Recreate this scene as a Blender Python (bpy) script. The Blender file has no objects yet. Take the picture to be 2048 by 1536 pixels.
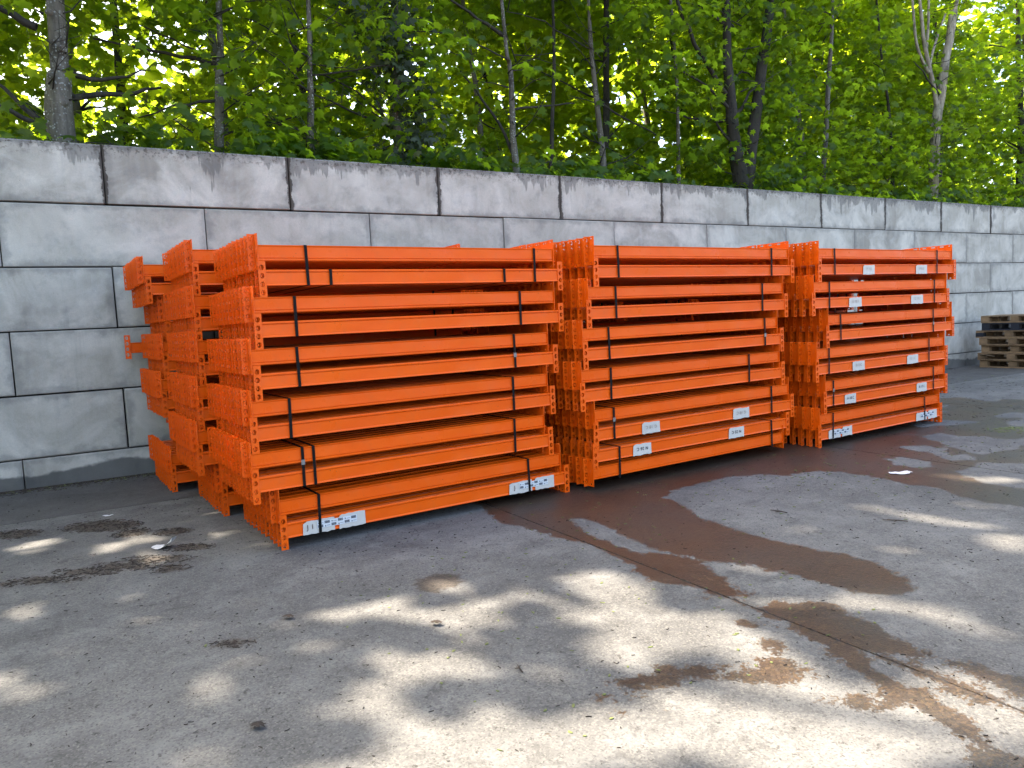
import bpy, bmesh, math, random
import numpy as np
from mathutils import Vector, Matrix, noise as mnoise

random.seed(7)
RNG = np.random.default_rng(11)
S = bpy.context.scene
COL = S.collection
R = math.radians

# ------------------------------------------------------------------ camera, sky, sun, exposure
cam_data = bpy.data.cameras.new('camera')
cam_data.sensor_width = 36.0
cam_data.lens = 1500 / 2048 * 36
cam_data.clip_end = 2000
cam = bpy.data.objects.new('camera', cam_data)
COL.objects.link(cam)
fw = Vector((0.50659853, 0.85796707, -0.08514951))
rt = Vector((0.85807195, -0.51135049, -0.04725678))
up = Vector((0.084086, 0.04912419, 0.99524688))
M = Matrix((rt, up, -fw)).transposed().to_4x4()
M.translation = Vector((0, 0, 1.366))
cam.matrix_world = M
S.camera = cam

SUN_EL, SUN_AZ = R(51), R(30)          # sun behind the wall, to the left of the wall's normal
sun_dir = Vector((-math.sin(SUN_AZ) * math.cos(SUN_EL), math.cos(SUN_AZ) * math.cos(SUN_EL), math.sin(SUN_EL)))
world = bpy.data.worlds.new('World')
S.world = world
world.use_nodes = True
wn = world.node_tree
sky = wn.nodes.new('ShaderNodeTexSky')
sky.sky_type = 'NISHITA'
sky.sun_disc = False
sky.sun_elevation = SUN_EL
sky.sun_rotation = math.atan2(sun_dir.x, sun_dir.y)
sky.dust_density = 5.0
sky.ozone_density = 1.2
sky.air_density = 1.0
bg = wn.nodes['Background']
wn.links.new(sky.outputs[0], bg.inputs[0])
bg.inputs[1].default_value = 0.15
sl = bpy.data.lights.new('sun', 'SUN')
sl.energy = 4.0
sl.angle = R(0.55)
sl.color = (1.0, 0.90, 0.77)
so = bpy.data.objects.new('sun', sl)
so.rotation_euler = sun_dir.to_track_quat('Z', 'Y').to_euler()
so.location = (0, 0, 20)
COL.objects.link(so)
S.view_settings.view_transform = 'Standard'
S.view_settings.look = 'None'
S.view_settings.gamma = 1.0
S.view_settings.use_curve_mapping = False
S.view_settings.exposure = 2.65
S.render.engine = 'CYCLES'
S.cycles.diffuse_bounces = 1

# ------------------------------------------------------------------ helpers
def link(name, me, parent=None, loc=None, rot=None, scale=None):
    o = bpy.data.objects.new(name, me)
    COL.objects.link(o)
    if parent is not None: o.parent = parent
    if loc is not None: o.location = loc
    if rot is not None: o.rotation_euler = rot
    if scale is not None: o.scale = scale
    return o

def tag(o, label=None, cat=None, group=None, kind=None):
    if label: o['label'] = label
    if cat: o['category'] = cat
    if group: o['group'] = group
    if kind: o['kind'] = kind
    return o

def mesh_from(name, verts, faces, mats=(), smooth=False, fmat=None):
    me = bpy.data.meshes.new(name)
    me.from_pydata([tuple(v) for v in verts], [], [tuple(f) for f in faces])
    for m in mats: me.materials.append(m)
    if fmat is not None: me.polygons.foreach_set('material_index', fmat)
    if smooth: me.polygons.foreach_set('use_smooth', [True] * len(me.polygons))
    me.update()
    return me

class MB:
    """collects boxes, prisms and tubes for one mesh"""
    def __init__(s): s.v = []; s.f = []; s.m = []
    def add(s, vs, fs, mi=0):
        k = len(s.v); s.v += [tuple(x) for x in vs]
        s.f += [tuple(i + k for i in f) for f in fs]; s.m += [mi] * len(fs)
    def box(s, x0, x1, y0, y1, z0, z1, mi=0):
        s.add([(x0,y0,z0),(x1,y0,z0),(x1,y1,z0),(x0,y1,z0),(x0,y0,z1),(x1,y0,z1),(x1,y1,z1),(x0,y1,z1)],
              [(0,3,2,1),(4,5,6,7),(0,1,5,4),(1,2,6,5),(2,3,7,6),(3,0,4,7)], mi)
    def tube(s, pts, rad, n=6, mi=0, wob=0.0, cap=True):
        pts = [Vector(p) for p in pts]; k0 = len(s.v); vs = []
        for i, p in enumerate(pts):
            d = (pts[min(i+1, len(pts)-1)] - pts[max(i-1, 0)]).normalized()
            a = d.cross(Vector((0.3, 1, 0.1))).normalized(); b = d.cross(a)
            for j in range(n):
                t = 2 * math.pi * j / n
                r = rad[i] * (1 + wob * mnoise.noise(Vector((math.cos(t) * 1.3, math.sin(t) * 1.3, p.z * 2.2 + p.x))))
                vs.append(p + a * math.cos(t) * r + b * math.sin(t) * r)
        fs = []
        for i in range(len(pts) - 1):
            for j in range(n):
                q = (j + 1) % n
                fs.append((i*n+j, i*n+q, (i+1)*n+q, (i+1)*n+j))
        if cap: fs.append(tuple(range((len(pts)-1)*n, len(pts)*n)))
        s.add(vs, fs, mi)
    def mesh(s, name, mats, smooth=False):
        return mesh_from(name, s.v, s.f, mats, smooth, s.m)

# ------------------------------------------------------------------ material helpers
class NT:
    def __init__(s, name):
        s.mat = bpy.data.materials.new(name); s.mat.use_nodes = True
        s.t = s.mat.node_tree; s.b = s.t.nodes['Principled BSDF']; s.out = s.t.nodes['Material Output']
    def n(s, typ, ins=None, **kw):
        nd = s.t.nodes.new('ShaderNode' + typ)
        for k, v in kw.items(): setattr(nd, k, v)
        if ins:
            for k, v in ins.items():
                if hasattr(v, 'is_linked') or isinstance(v, bpy.types.NodeSocket): s.t.links.new(v, nd.inputs[k])
                else: nd.inputs[k].default_value = v
        return nd
    def L(s, a, b): s.t.links.new(a, b)
    def noise(s, vec, scale, detail=3.0, rough=0.55, dist=0.0):
        return s.n('TexNoise', {'Vector': vec, 'Scale': scale, 'Detail': detail, 'Roughness': rough, 'Distortion': dist}).outputs['Fac']
    def map(s, vec, scale=(1,1,1), loc=(0,0,0)):
        return s.n('Mapping', {'Vector': vec, 'Scale': scale, 'Location': loc}).outputs[0]
    def rng(s, v, a, b, c=0.0, d=1.0, smooth=False):
        return s.n('MapRange', {'Value': v, 'From Min': a, 'From Max': b, 'To Min': c, 'To Max': d}, interpolation_type='SMOOTHSTEP' if smooth else 'LINEAR').outputs[0]
    def math(s, op, a, b=0.0, c=None, clamp=False):
        ins = {0: a, 1: b}
        if c is not None: ins[2] = c
        return s.n('Math', ins, operation=op, use_clamp=clamp).outputs[0]
    def mix(s, f, a, b, mode='MIX'):
        nd = s.n('Mix', data_type='RGBA', blend_type=mode)
        for k, v in ((0, f), (6, a), (7, b)):
            if isinstance(v, bpy.types.NodeSocket): s.t.links.new(v, nd.inputs[k])
            else:
                if k and len(v) == 3: v = (*v, 1)
                nd.inputs[k].default_value = v
        return nd.outputs[2]
    def bump(s, h, strength=0.3, dist=0.01):
        nd = s.n('Bump', {'Height': h, 'Strength': strength, 'Distance': dist})
        s.L(nd.outputs[0], s.b.inputs['Normal'])
    def set(s, **kw):
        for k, v in kw.items():
            k = k.replace('_', ' ')
            if isinstance(v, bpy.types.NodeSocket): s.t.links.new(v, s.b.inputs[k])
            else:
                if isinstance(v, tuple) and len(v) == 3: v = (*v, 1)
                s.b.inputs[k].default_value = v

def simple(name, color, rough=0.6, var=0.15, scale=8.0, metal=0.0, spec=0.5, bump=0.0, bscale=60):
    m = NT(name); tc = m.n('TexCoord').outputs['Object']
    nz = m.noise(tc, scale, 4)
    rnd = m.n('ObjectInfo').outputs['Random']
    f = m.rng(m.math('ADD', nz, m.math('MULTIPLY', rnd, 0.5)), 0.4, 1.1)
    a = tuple(c * (1 - var) for c in color); b = tuple(min(1, c * (1 + var)) for c in color)
    m.set(Base_Color=m.mix(f, a, b), Roughness=rough, Metallic=metal)
    m.b.inputs['Specular IOR Level'].default_value = spec
    if bump: m.bump(m.noise(tc, bscale, 5), bump, 0.004)
    return m.mat

# orange powder-coated steel
def mk_orange():
    m = NT('orange_paint'); tc = m.n('TexCoord').outputs['Object']; rnd = m.n('ObjectInfo').outputs['Random']
    nz = m.noise(m.map(tc, (1.6, 1, 3)), 2.2, 3)
    c = m.mix(m.rng(nz, 0.3, 0.7), (0.90, 0.102, 0.002), (0.94, 0.126, 0.003))
    c = m.mix(m.rng(rnd, 0, 1, 0, 0.5), c, (0.84, 0.098, 0.004))
    # rub marks and dust specks
    sc = m.noise(m.map(tc, (3, 1, 40)), 7, 4, 0.7)
    c = m.mix(m.rng(sc, 0.68, 0.80, 0, 0.5, True), c, (0.50, 0.13, 0.05))
    dn = m.noise(m.map(tc, (1, 1, 1)), 11, 5, 0.7)
    c = m.mix(m.rng(dn, 0.50, 0.78, 0, 0.18), c, (0.45, 0.14, 0.05))
    sp = m.noise(tc, 55, 2)
    c = m.mix(m.rng(sp, 0.74, 0.79, 0, 0.8), c, (0.16, 0.06, 0.03))
    m.set(Base_Color=c, Roughness=m.rng(m.noise(tc, 5, 3), 0.3, 0.7, 0.24, 0.40))
    m.b.inputs['Specular IOR Level'].default_value = 0.22
    w = m.noise(m.map(tc, (1.1, 1, 2.2)), 1.6, 2)
    f = m.noise(tc, 260, 2)
    m.bump(m.math('ADD', m.math('MULTIPLY', w, 1.0), m.math('MULTIPLY', f, 0.012)), 0.35, 0.05)
    return m.mat
M_ORANGE = mk_orange()
M_STRAP = simple('black_strap', (0.005, 0.005, 0.005), 0.6, 0.2, 20, spec=0.15)
M_CLIP = simple('steel_clip', (0.25, 0.25, 0.25), 0.4, 0.2, 20, metal=0.8)
M_PAPER = simple('label_paper', (0.60, 0.54, 0.46), 0.75, 0.08, 25)
M_STICKER = simple('white_sticker', (0.66, 0.65, 0.63), 0.5, 0.03, 25)
M_INK = simple('black_ink', (0.02, 0.022, 0.04), 0.6, 0.1)
M_INKFADE = simple('faded_ink', (0.42, 0.33, 0.26), 0.7, 0.2)
M_INKBROWN = simple('brown_ink', (0.09, 0.045, 0.03), 0.7, 0.2)

# concrete blocks
def mk_block(name, toprow):
    m = NT(name); tcn = m.n('TexCoord'); obj = tcn.outputs['Object']; rnd = m.n('ObjectInfo').outputs['Random']
    off = m.n('CombineXYZ', {0: m.math('MULTIPLY', rnd, 37.0), 1: m.math('MULTIPLY', rnd, 11.0), 2: m.math('MULTIPLY', rnd, 23.0)}).outputs[0]
    v = m.n('VectorMath', {0: obj, 1: off}, operation='ADD').outputs[0]
    sep = m.n('SeparateXYZ', {0: obj}); X, Z = sep.outputs[0], sep.outputs[2]   # x 0..1.78, z 0..0.6
    base = m.mix(rnd, (0.345, 0.305, 0.240), (0.47, 0.422, 0.336))
    big = m.noise(v, 1.7, 4, 0.6, 0.6)
    c = m.mix(m.rng(big, 0.40, 0.66), base, (0.65, 0.59, 0.485))                 # efflorescence
    st = m.noise(m.map(v, (16, 16, 1.1)), 1.0, 4, 0.6)
    c = m.mix(m.rng(st, 0.45, 0.8, 0, 0.25), c, (0.58, 0.55, 0.49))
    c = m.mix(m.rng(st, 0.42, 0.2, 0, 0.25), c, (0.17, 0.17, 0.17))
    bl = m.noise(v, 5.5, 5, 0.65)
    c = m.mix(m.rng(bl, 0.52, 0.74, 0, 0.35), c, (0.16, 0.16, 0.155))
    bl2 = m.noise(v, 3.1, 5, 0.7, 1.5)
    c = m.mix(m.rng(bl2, 0.56, 0.72, 0, 0.35), c, (0.60, 0.57, 0.51))
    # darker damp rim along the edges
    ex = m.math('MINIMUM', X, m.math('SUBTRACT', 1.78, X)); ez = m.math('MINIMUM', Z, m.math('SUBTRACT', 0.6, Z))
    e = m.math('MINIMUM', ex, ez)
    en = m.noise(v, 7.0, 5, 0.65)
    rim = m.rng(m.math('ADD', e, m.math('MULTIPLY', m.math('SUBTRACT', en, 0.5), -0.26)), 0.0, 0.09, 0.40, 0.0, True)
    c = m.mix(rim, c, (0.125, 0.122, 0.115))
    if toprow:
        dr = m.noise(m.map(v, (9, 9, 0.6)), 1.0, 4, 0.7)
        bn = m.noise(v, 1.6, 2)
        depth = m.math('ADD', m.math('MULTIPLY', m.rng(dr, 0.35, 0.75), m.rng(bn, 0.44, 0.68, 0.0, 0.50)), m.rng(m.noise(v, 4.5, 4, 0.7), 0.35, 0.65, 0.0, 0.055))
        tz = m.math('SUBTRACT', 0.6, Z)
        wet = m.rng(m.math('SUBTRACT', depth, tz), -0.03, 0.025, 0, 0.60, True)
        c = m.mix(wet, c, (0.125, 0.115, 0.098))
        mo = m.noise(v, 26, 4, 0.7)
        band = m.rng(tz, 0.0, 0.16, 1, 0)
        moss = m.math('MULTIPLY', m.rng(mo, 0.52, 0.60), band)
        c = m.mix(m.math('MULTIPLY', moss, 0.9), c, (0.045, 0.032, 0.018))
        jn = m.rng(m.math('SUBTRACT', ex, m.math('MULTIPLY', m.math('SUBTRACT', m.noise(v, 6, 5, 0.7), 0.35), 0.13)), 0.0, 0.012, 0.9, 0)
        c = m.mix(jn, c, (0.05, 0.036, 0.024))
    # pits
    vo = m.n('TexVoronoi', {'Vector': v, 'Scale': 34.0}).outputs['Distance']
    pitm = m.math('MULTIPLY', m.rng(vo, 0.10, 0.05), m.rng(m.noise(v, 6, 2), 0.55, 0.65))
    c = m.mix(m.math('MULTIPLY', pitm, 0.7), c, (0.06, 0.058, 0.055))
    fine = m.noise(v, 90, 4, 0.6)
    c = m.mix(m.rng(fine, 0.3, 0.7, 0.0, 0.18), c, (0.15, 0.15, 0.15))
    # damp foot where the wall meets the yard (world height)
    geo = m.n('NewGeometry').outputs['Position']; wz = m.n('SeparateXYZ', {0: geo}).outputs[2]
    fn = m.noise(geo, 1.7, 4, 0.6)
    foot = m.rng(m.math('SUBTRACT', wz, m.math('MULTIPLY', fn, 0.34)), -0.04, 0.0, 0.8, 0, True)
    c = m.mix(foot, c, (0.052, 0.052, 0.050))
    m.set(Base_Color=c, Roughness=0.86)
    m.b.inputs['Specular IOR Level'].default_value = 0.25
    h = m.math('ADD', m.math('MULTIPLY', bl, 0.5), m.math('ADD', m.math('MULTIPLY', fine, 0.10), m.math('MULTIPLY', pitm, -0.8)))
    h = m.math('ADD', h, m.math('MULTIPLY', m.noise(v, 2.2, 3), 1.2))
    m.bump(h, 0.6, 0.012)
    return m.mat
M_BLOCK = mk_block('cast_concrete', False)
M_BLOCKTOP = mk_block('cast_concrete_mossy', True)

def mk_yard(name, strip=False):
    m = NT(name); pos = m.n('NewGeometry').outputs['Position']
    wet = m.n('Attribute', attribute_name='wet').outputs['Fac']
    dirt = m.n('Attribute', attribute_name='dirt').outputs['Fac']
    big = m.noise(pos, 0.55, 5, 0.6, 0.4)
    c = m.mix(m.rng(big, 0.35, 0.68), (0.185, 0.182, 0.178), (0.34, 0.334, 0.322))
    mid = m.noise(pos, 3.1, 6, 0.7)
    c = m.mix(m.rng(mid, 0.50, 0.66, 0, 0.6), c, (0.42, 0.415, 0.40))
    c = m.mix(m.rng(mid, 0.48, 0.33, 0, 0.55), c, (0.12, 0.118, 0.115))
    sw = m.noise(m.map(pos, (0.6, 5.0, 1)), 1.6, 5, 0.65)
    c = m.mix(m.rng(sw, 0.55, 0.8, 0, 0.35), c, (0.11, 0.105, 0.10))
    # exposed aggregate
    vo = m.n('TexVoronoi', {'Vector': pos, 'Scale': 95.0}); vc = vo.outputs['Color']; vd = vo.outputs['Distance']
    gs = m.n('SeparateColor', {0: vc}).outputs[0]
    vis = m.rng(m.noise(pos, 2.0, 4, 0.6), 0.42, 0.62, 0.35, 1.0)
    c = m.mix(m.math('MULTIPLY', m.rng(gs, 0.55, 1.0, 0, 0.40), vis), c, (0.42, 0.40, 0.36))
    c = m.mix(m.math('MULTIPLY', m.rng(gs, 0.40, 0.0, 0, 0.35), vis), c, (0.10, 0.095, 0.09))
    v2 = m.n('TexVoronoi', {'Vector': pos, 'Scale': 150.0}).outputs['Color']
    g2 = m.n('SeparateColor', {0: v2}).outputs[1]
    c = m.mix(m.rng(g2, 0.72, 1.0, 0, 0.5), c, (0.45, 0.43, 0.39))
    c = m.mix(m.rng(g2, 0.25, 0.0, 0, 0.5), c, (0.08, 0.076, 0.07))
    pit = m.noise(pos, 24, 4, 0.72)
    pm = m.rng(pit, 0.60, 0.67, 0, 0.75, True)
    sc_ = m.noise(pos, 6.5, 6, 0.78, 0.8)
    c = m.mix(m.rng(sc_, 0.56, 0.64, 0, 0.5, True), c, (0.13, 0.125, 0.12))
    c = m.mix(m.rng(sc_, 0.42, 0.34, 0, 0.35, True), c, (0.46, 0.45, 0.43))
    c = m.mix(pm, c, (0.065, 0.06, 0.055))
    if strip: c = m.mix(0.5, c, (0.085, 0.075, 0.062))
    c = m.mix(1.0, c, (0.415, 0.404, 0.380), 'MULTIPLY')
    # water and rust stain
    wn_ = m.math('ADD', m.math('ADD', m.math('MULTIPLY', m.math('SUBTRACT', m.noise(pos, 10, 4, 0.6), 0.5), 0.17), m.math('MULTIPLY', m.math('SUBTRACT', m.noise(pos, 1.9, 3), 0.5), 0.20)), m.math('MULTIPLY', m.math('SUBTRACT', gs, 0.5), 0.036))
    wf = m.rng(m.math('ADD', wet, wn_), -0.006, 0.008, 0, 1, True)
    rust = m.mix(m.rng(m.noise(pos, 1.3, 3), 0.4, 0.65), (0.38, 0.33, 0.28), (0.50, 0.31, 0.20))
    wc = m.mix(1.0, c, rust, 'MULTIPLY')
    wc = m.mix(m.math('MULTIPLY', m.rng(gs, 0.55, 1.0, 0, 0.40), 1.0), wc, (0.105, 0.066, 0.033))
    wc = m.mix(m.rng(mid, 0.5, 0.7, 0, 0.35), wc, (0.022, 0.017, 0.013))
    c = m.mix(wf, c, wc)
    # trodden dirt and leaf mould
    df = m.rng(m.math('ADD', dirt, m.math('MULTIPLY', m.math('SUBTRACT', m.noise(pos, 13, 6, 0.75), 0.5), 0.22)), -0.02, 0.03, 0, 0.82, True)
    dc = m.mix(m.rng(m.noise(pos, 60, 4, 0.7), 0.35, 0.65), (0.018, 0.013, 0.009), (0.075, 0.055, 0.036))
    c = m.mix(df, c, dc)
    m.set(Base_Color=c, Roughness=m.mix(wf, (0.88,)*3, (0.42,)*3))
    m.b.inputs['Specular IOR Level'].default_value = 0.30
    h = m.math('ADD', m.math('MULTIPLY', m.rng(vd, 0.0, 0.6), -0.25), m.math('ADD', m.math('MULTIPLY', pit, 0.9), m.math('MULTIPLY', g2, 0.25)))
    h = m.math('ADD', h, m.math('MULTIPLY', df, 0.5))
    m.bump(h, 0.55, 0.006)
    return m.mat
M_YARD = mk_yard('yard_concrete')
M_STRIP = mk_yard('apron_concrete', True)
M_JOINT = simple('joint_dirt', (0.016, 0.012, 0.009), 0.9, 0.4, 30, bump=0.5)
M_SOIL = simple('woodland_soil', (0.030, 0.022, 0.013), 0.95, 0.4, 3, bump=0.6, bscale=20)

def mk_bark(name, light, dark, spots):
    m = NT(name); tc = m.n('NewGeometry').outputs['Position']
    n1 = m.noise(m.map(tc, (6, 6, 1.2)), 2.5, 5, 0.7)
    c = m.mix(m.rng(n1, 0.3, 0.7), dark, light)
    rings = m.noise(m.map(tc, (1.5, 1.5, 22)), 1.5, 4, 0.7)
    c = m.mix(m.rng(rings, 0.58, 0.72, 0, 0.65), c, tuple(x * 0.4 for x in dark))
    mo = m.noise(tc, 4.0, 4)
    c = m.mix(m.rng(mo, 0.56, 0.72, 0, 0.5), c, (0.05, 0.062, 0.018))
    c = m.mix(m.rng(m.noise(m.map(tc, (3, 3, 1.5)), 2.2, 5, 0.7), 0.56, 0.62, 0, 0.75, True), c, tuple(x * 0.45 for x in dark))
    if spots:
        vo = m.n('TexVoronoi', {'Vector': tc, 'Scale': 30.0}).outputs['Distance']
        sp = m.math('MULTIPLY', m.rng(vo, 0.34, 0.22), m.rng(m.noise(tc, 3.2, 3), 0.42, 0.58))
        c = m.mix(m.math('MULTIPLY', sp, 0.85), c, (0.36, 0.37, 0.34))
    m.set(Base_Color=c, Roughness=0.9)
    m.bump(m.math('ADD', n1, m.math('MULTIPLY', rings, 0.6)), 0.8, 0.02)
    return m.mat
M_BARK_PALE = mk_bark('lichened_bark', (0.185, 0.16, 0.125), (0.075, 0.062, 0.045), True)
M_BARK_DARK = mk_bark('dark_bark', (0.055, 0.045, 0.034), (0.020, 0.016, 0.012), False)
M_BARK_DEAD = mk_bark('bare_dead_wood', (0.46, 0.39, 0.29), (0.17, 0.135, 0.10), False)

def mk_leaf(name, dif, trn, tw=0.5):
    m = NT(name)
    tone = m.n('Attribute', attribute_name='tone').outputs['Fac']
    d = m.mix(tone, tuple(x * 0.55 for x in dif), tuple(x * 1.35 for x in dif))
    d = m.mix(m.rng(tone, 0.86, 1.0, 0, 0.6), d, (0.13, 0.12, 0.03))
    t = m.mix(tone, tuple(x * 0.6 for x in trn), tuple(x * 1.15 for x in trn))
    m.set(Base_Color=d, Roughness=0.45)
    m.b.inputs['Specular IOR Level'].default_value = 0.28
    tr = m.n('BsdfTranslucent', {'Color': t})
    mx = m.n('MixShader', {0: tw})
    m.L(m.b.outputs[0], mx.inputs[1]); m.L(tr.outputs[0], mx.inputs[2]); m.L(mx.outputs[0], m.out.inputs[0])
    return m.mat
M_LEAF = mk_leaf('maple_leaf', (0.038, 0.082, 0.014), (0.52, 0.70, 0.020), 0.58)
M_LEAF_FAR = mk_leaf('far_leaf', (0.042, 0.090, 0.015), (0.58, 0.74, 0.024), 0.60)
M_LEAF_IVY = mk_leaf('ivy_leaf', (0.055, 0.072, 0.036), (0.14, 0.20, 0.02), 0.25)
M_LITTER = simple('dead_leaf', (0.030, 0.020, 0.012), 0.9, 0.6, 30)
M_LITTERGREEN = simple('fallen_green', (0.12, 0.14, 0.03), 0.7, 0.4, 30)
M_WOOD = simple('weathered_pallet_wood', (0.20, 0.125, 0.062), 0.85, 0.45, 9, bump=0.4)
M_WOODDARK = simple('navy_painted_wood', (0.010, 0.012, 0.020), 0.6, 0.3, 9)
M_WOODNEW = simple('fresh_pallet_wood', (0.20, 0.14, 0.08), 0.8, 0.2, 9, bump=0.3)

# ------------------------------------------------------------------ the yard: cast slabs with stains held as distance fields
W_main = [(2.57,5.08),(2.44,4.38),(2.5,4.15),(2.53,3.9),(2.59,3.61),(2.6,3.41),(2.62,3.27),(2.54,3.06),(2.49,2.89),(2.56,2.77),(2.6,2.58),(2.65,2.46),(2.71,2.49),(2.76,2.66),(2.81,2.78),(2.86,3.0),(2.83,3.17),(2.73,3.27),(2.72,3.44),(2.73,3.7),(2.82,4.08),(2.9,4.1),(2.94,3.95),(2.93,3.75),(2.88,3.47),(2.84,3.28),(2.89,3.12),(2.95,2.92),(3.08,2.73),(3.1,2.53),(3.12,2.33),(3.13,2.17),(3.2,2.04),(3.4,2.02),(3.51,2.19),(3.56,2.39),(3.56,2.57),(3.51,2.78),(3.49,3.09),(3.48,3.29),(3.53,3.56),(3.64,3.82),(3.71,4.15),(3.9,4.27),(4.26,4.34),(4.6,4.33),(4.83,4.19),(4.97,4.06),(5.12,4.05),(5.28,3.96),(5.35,3.83),(5.38,3.64),(5.38,3.44),(5.33,3.25),(5.38,3.07),(5.27,2.85),(5.2,2.61),(5.23,2.39),(5.33,2.27),(5.81,2.47),(5.75,2.63),(5.77,2.87),(5.85,3.1),(5.96,3.3),(6.45,3.33),(6.61,3.03),(6.66,2.84),(7.67,3.27),(7.64,3.5),(10.78,4.95),(10.27,5.67),(8.13,4.62),(7.34,5.55),(6.47,6.56),(3.79,5.79)]
W_strip = [(2.72,2.36),(2.81,2.27),(2.92,2.17),(2.92,2.05),(2.87,1.91),(2.86,1.79),(2.83,1.69),(2.78,1.58),(2.86,1.5),(2.85,1.39),(2.83,1.29),(2.83,1.15),(2.67,1.15),(2.72,1.35),(2.74,1.48),(2.72,1.58),(2.68,1.68),(2.58,1.76),(2.51,1.65),(2.46,1.57),(2.45,1.46),(2.43,1.29),(2.37,1.13),(2.3,0.9),(2.16,0.85),(2.1,1.12),(2.27,1.22),(2.33,1.32),(2.37,1.45),(2.41,1.6),(2.43,1.71),(2.53,1.89),(2.56,2.08),(2.6,2.16),(2.55,2.26),(2.65,2.34)]
DRY = [[(6.08,3.92),(6.23,3.89),(6.22,3.56),(6.07,3.47),(5.9,3.55),(5.9,3.73)],[(6.69,4.14),(6.82,4.01),(6.69,3.71),(6.54,3.65),(6.59,3.88)],[(7.42,4.44),(7.73,4.44),(7.76,4.11),(7.83,3.59),(7.26,3.33),(7.03,3.46),(6.87,3.55),(7.14,3.83),(7.25,4.12)],[(6.5,3.69),(6.67,3.59),(6.54,3.46),(6.35,3.52)]]
E_wet = [(2.45,2.23,.04,.04,-.79),(1.68,2.08,.05,.035,-.6),(1.79,2.07,.045,.035,-.59),(1.89,2.07,.05,.035,-.59),(1.96,2.03,.06,.05,-.64),(2.06,1.99,.05,.035,-.46),(2.1,1.88,.12,.045,-.66),(2.2,1.88,.14,.11,-.61),(2.37,2.04,.04,.04,-.59),(2.33,1.96,.05,.03,-.59),(1.55,1.97,.09,.02,-.59),(1.55,2.08,.05,.02,-.59),(2.23,1.54,.10,.05,-.62),(1.26,2.01,.04,.03,-.59),(2.48,2.45,.04,.03,-.59),(2.62,2.52,.12,.05,-.64)]
E_dirt = [(0.12,6.22,.28,.16,-.71),(-.43,6.41,.21,.12,-.68),(.29,5.85,.11,.12,-.66),(.54,5.68,.13,.09,-.67),(.58,5.18,.16,.08,-.63),(.39,5.03,.22,.07,-.68),(.2,5.02,.2,.08,-.71),(-.01,5.04,.2,.07,-.71),(-.21,5.03,.21,.06,-.65),(-.39,5.08,.16,.04,-.61),(.42,4.78,.11,.07,-.66),(.53,3.42,.09,.045,-.62),(6.93,4.93,.47,.10,-.83)]

def sd_poly(P, poly):
    poly = np.array(poly); d = np.full(len(P), 1e9); ins = np.zeros(len(P), bool)
    for i in range(len(poly)):
        a, b = poly[i], poly[(i + 1) % len(poly)]; e = b - a; w = P - a
        t = np.clip((w @ e) / (e @ e), 0, 1)
        d = np.minimum(d, np.linalg.norm(w - t[:, None] * e, axis=1))
        cr = ((a[1] <= P[:, 1]) != (b[1] <= P[:, 1]))
        with np.errstate(divide='ignore', invalid='ignore'):
            xi = a[0] + (P[:, 1] - a[1]) * e[0] / (e[1] if e[1] else 1e-9)
        ins ^= cr & (P[:, 0] < xi)
    return np.where(ins, d, -d)
def sd_ell(P, E):
    x, y, a, b, t = E; c, s_ = math.cos(t), math.sin(t)
    q = P - np.array([x, y]); u = q[:, 0] * c + q[:, 1] * s_; v = -q[:, 0] * s_ + q[:, 1] * c
    return (1 - np.sqrt((u / a) ** 2 + (v / b) ** 2)) * min(a, b)

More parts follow.
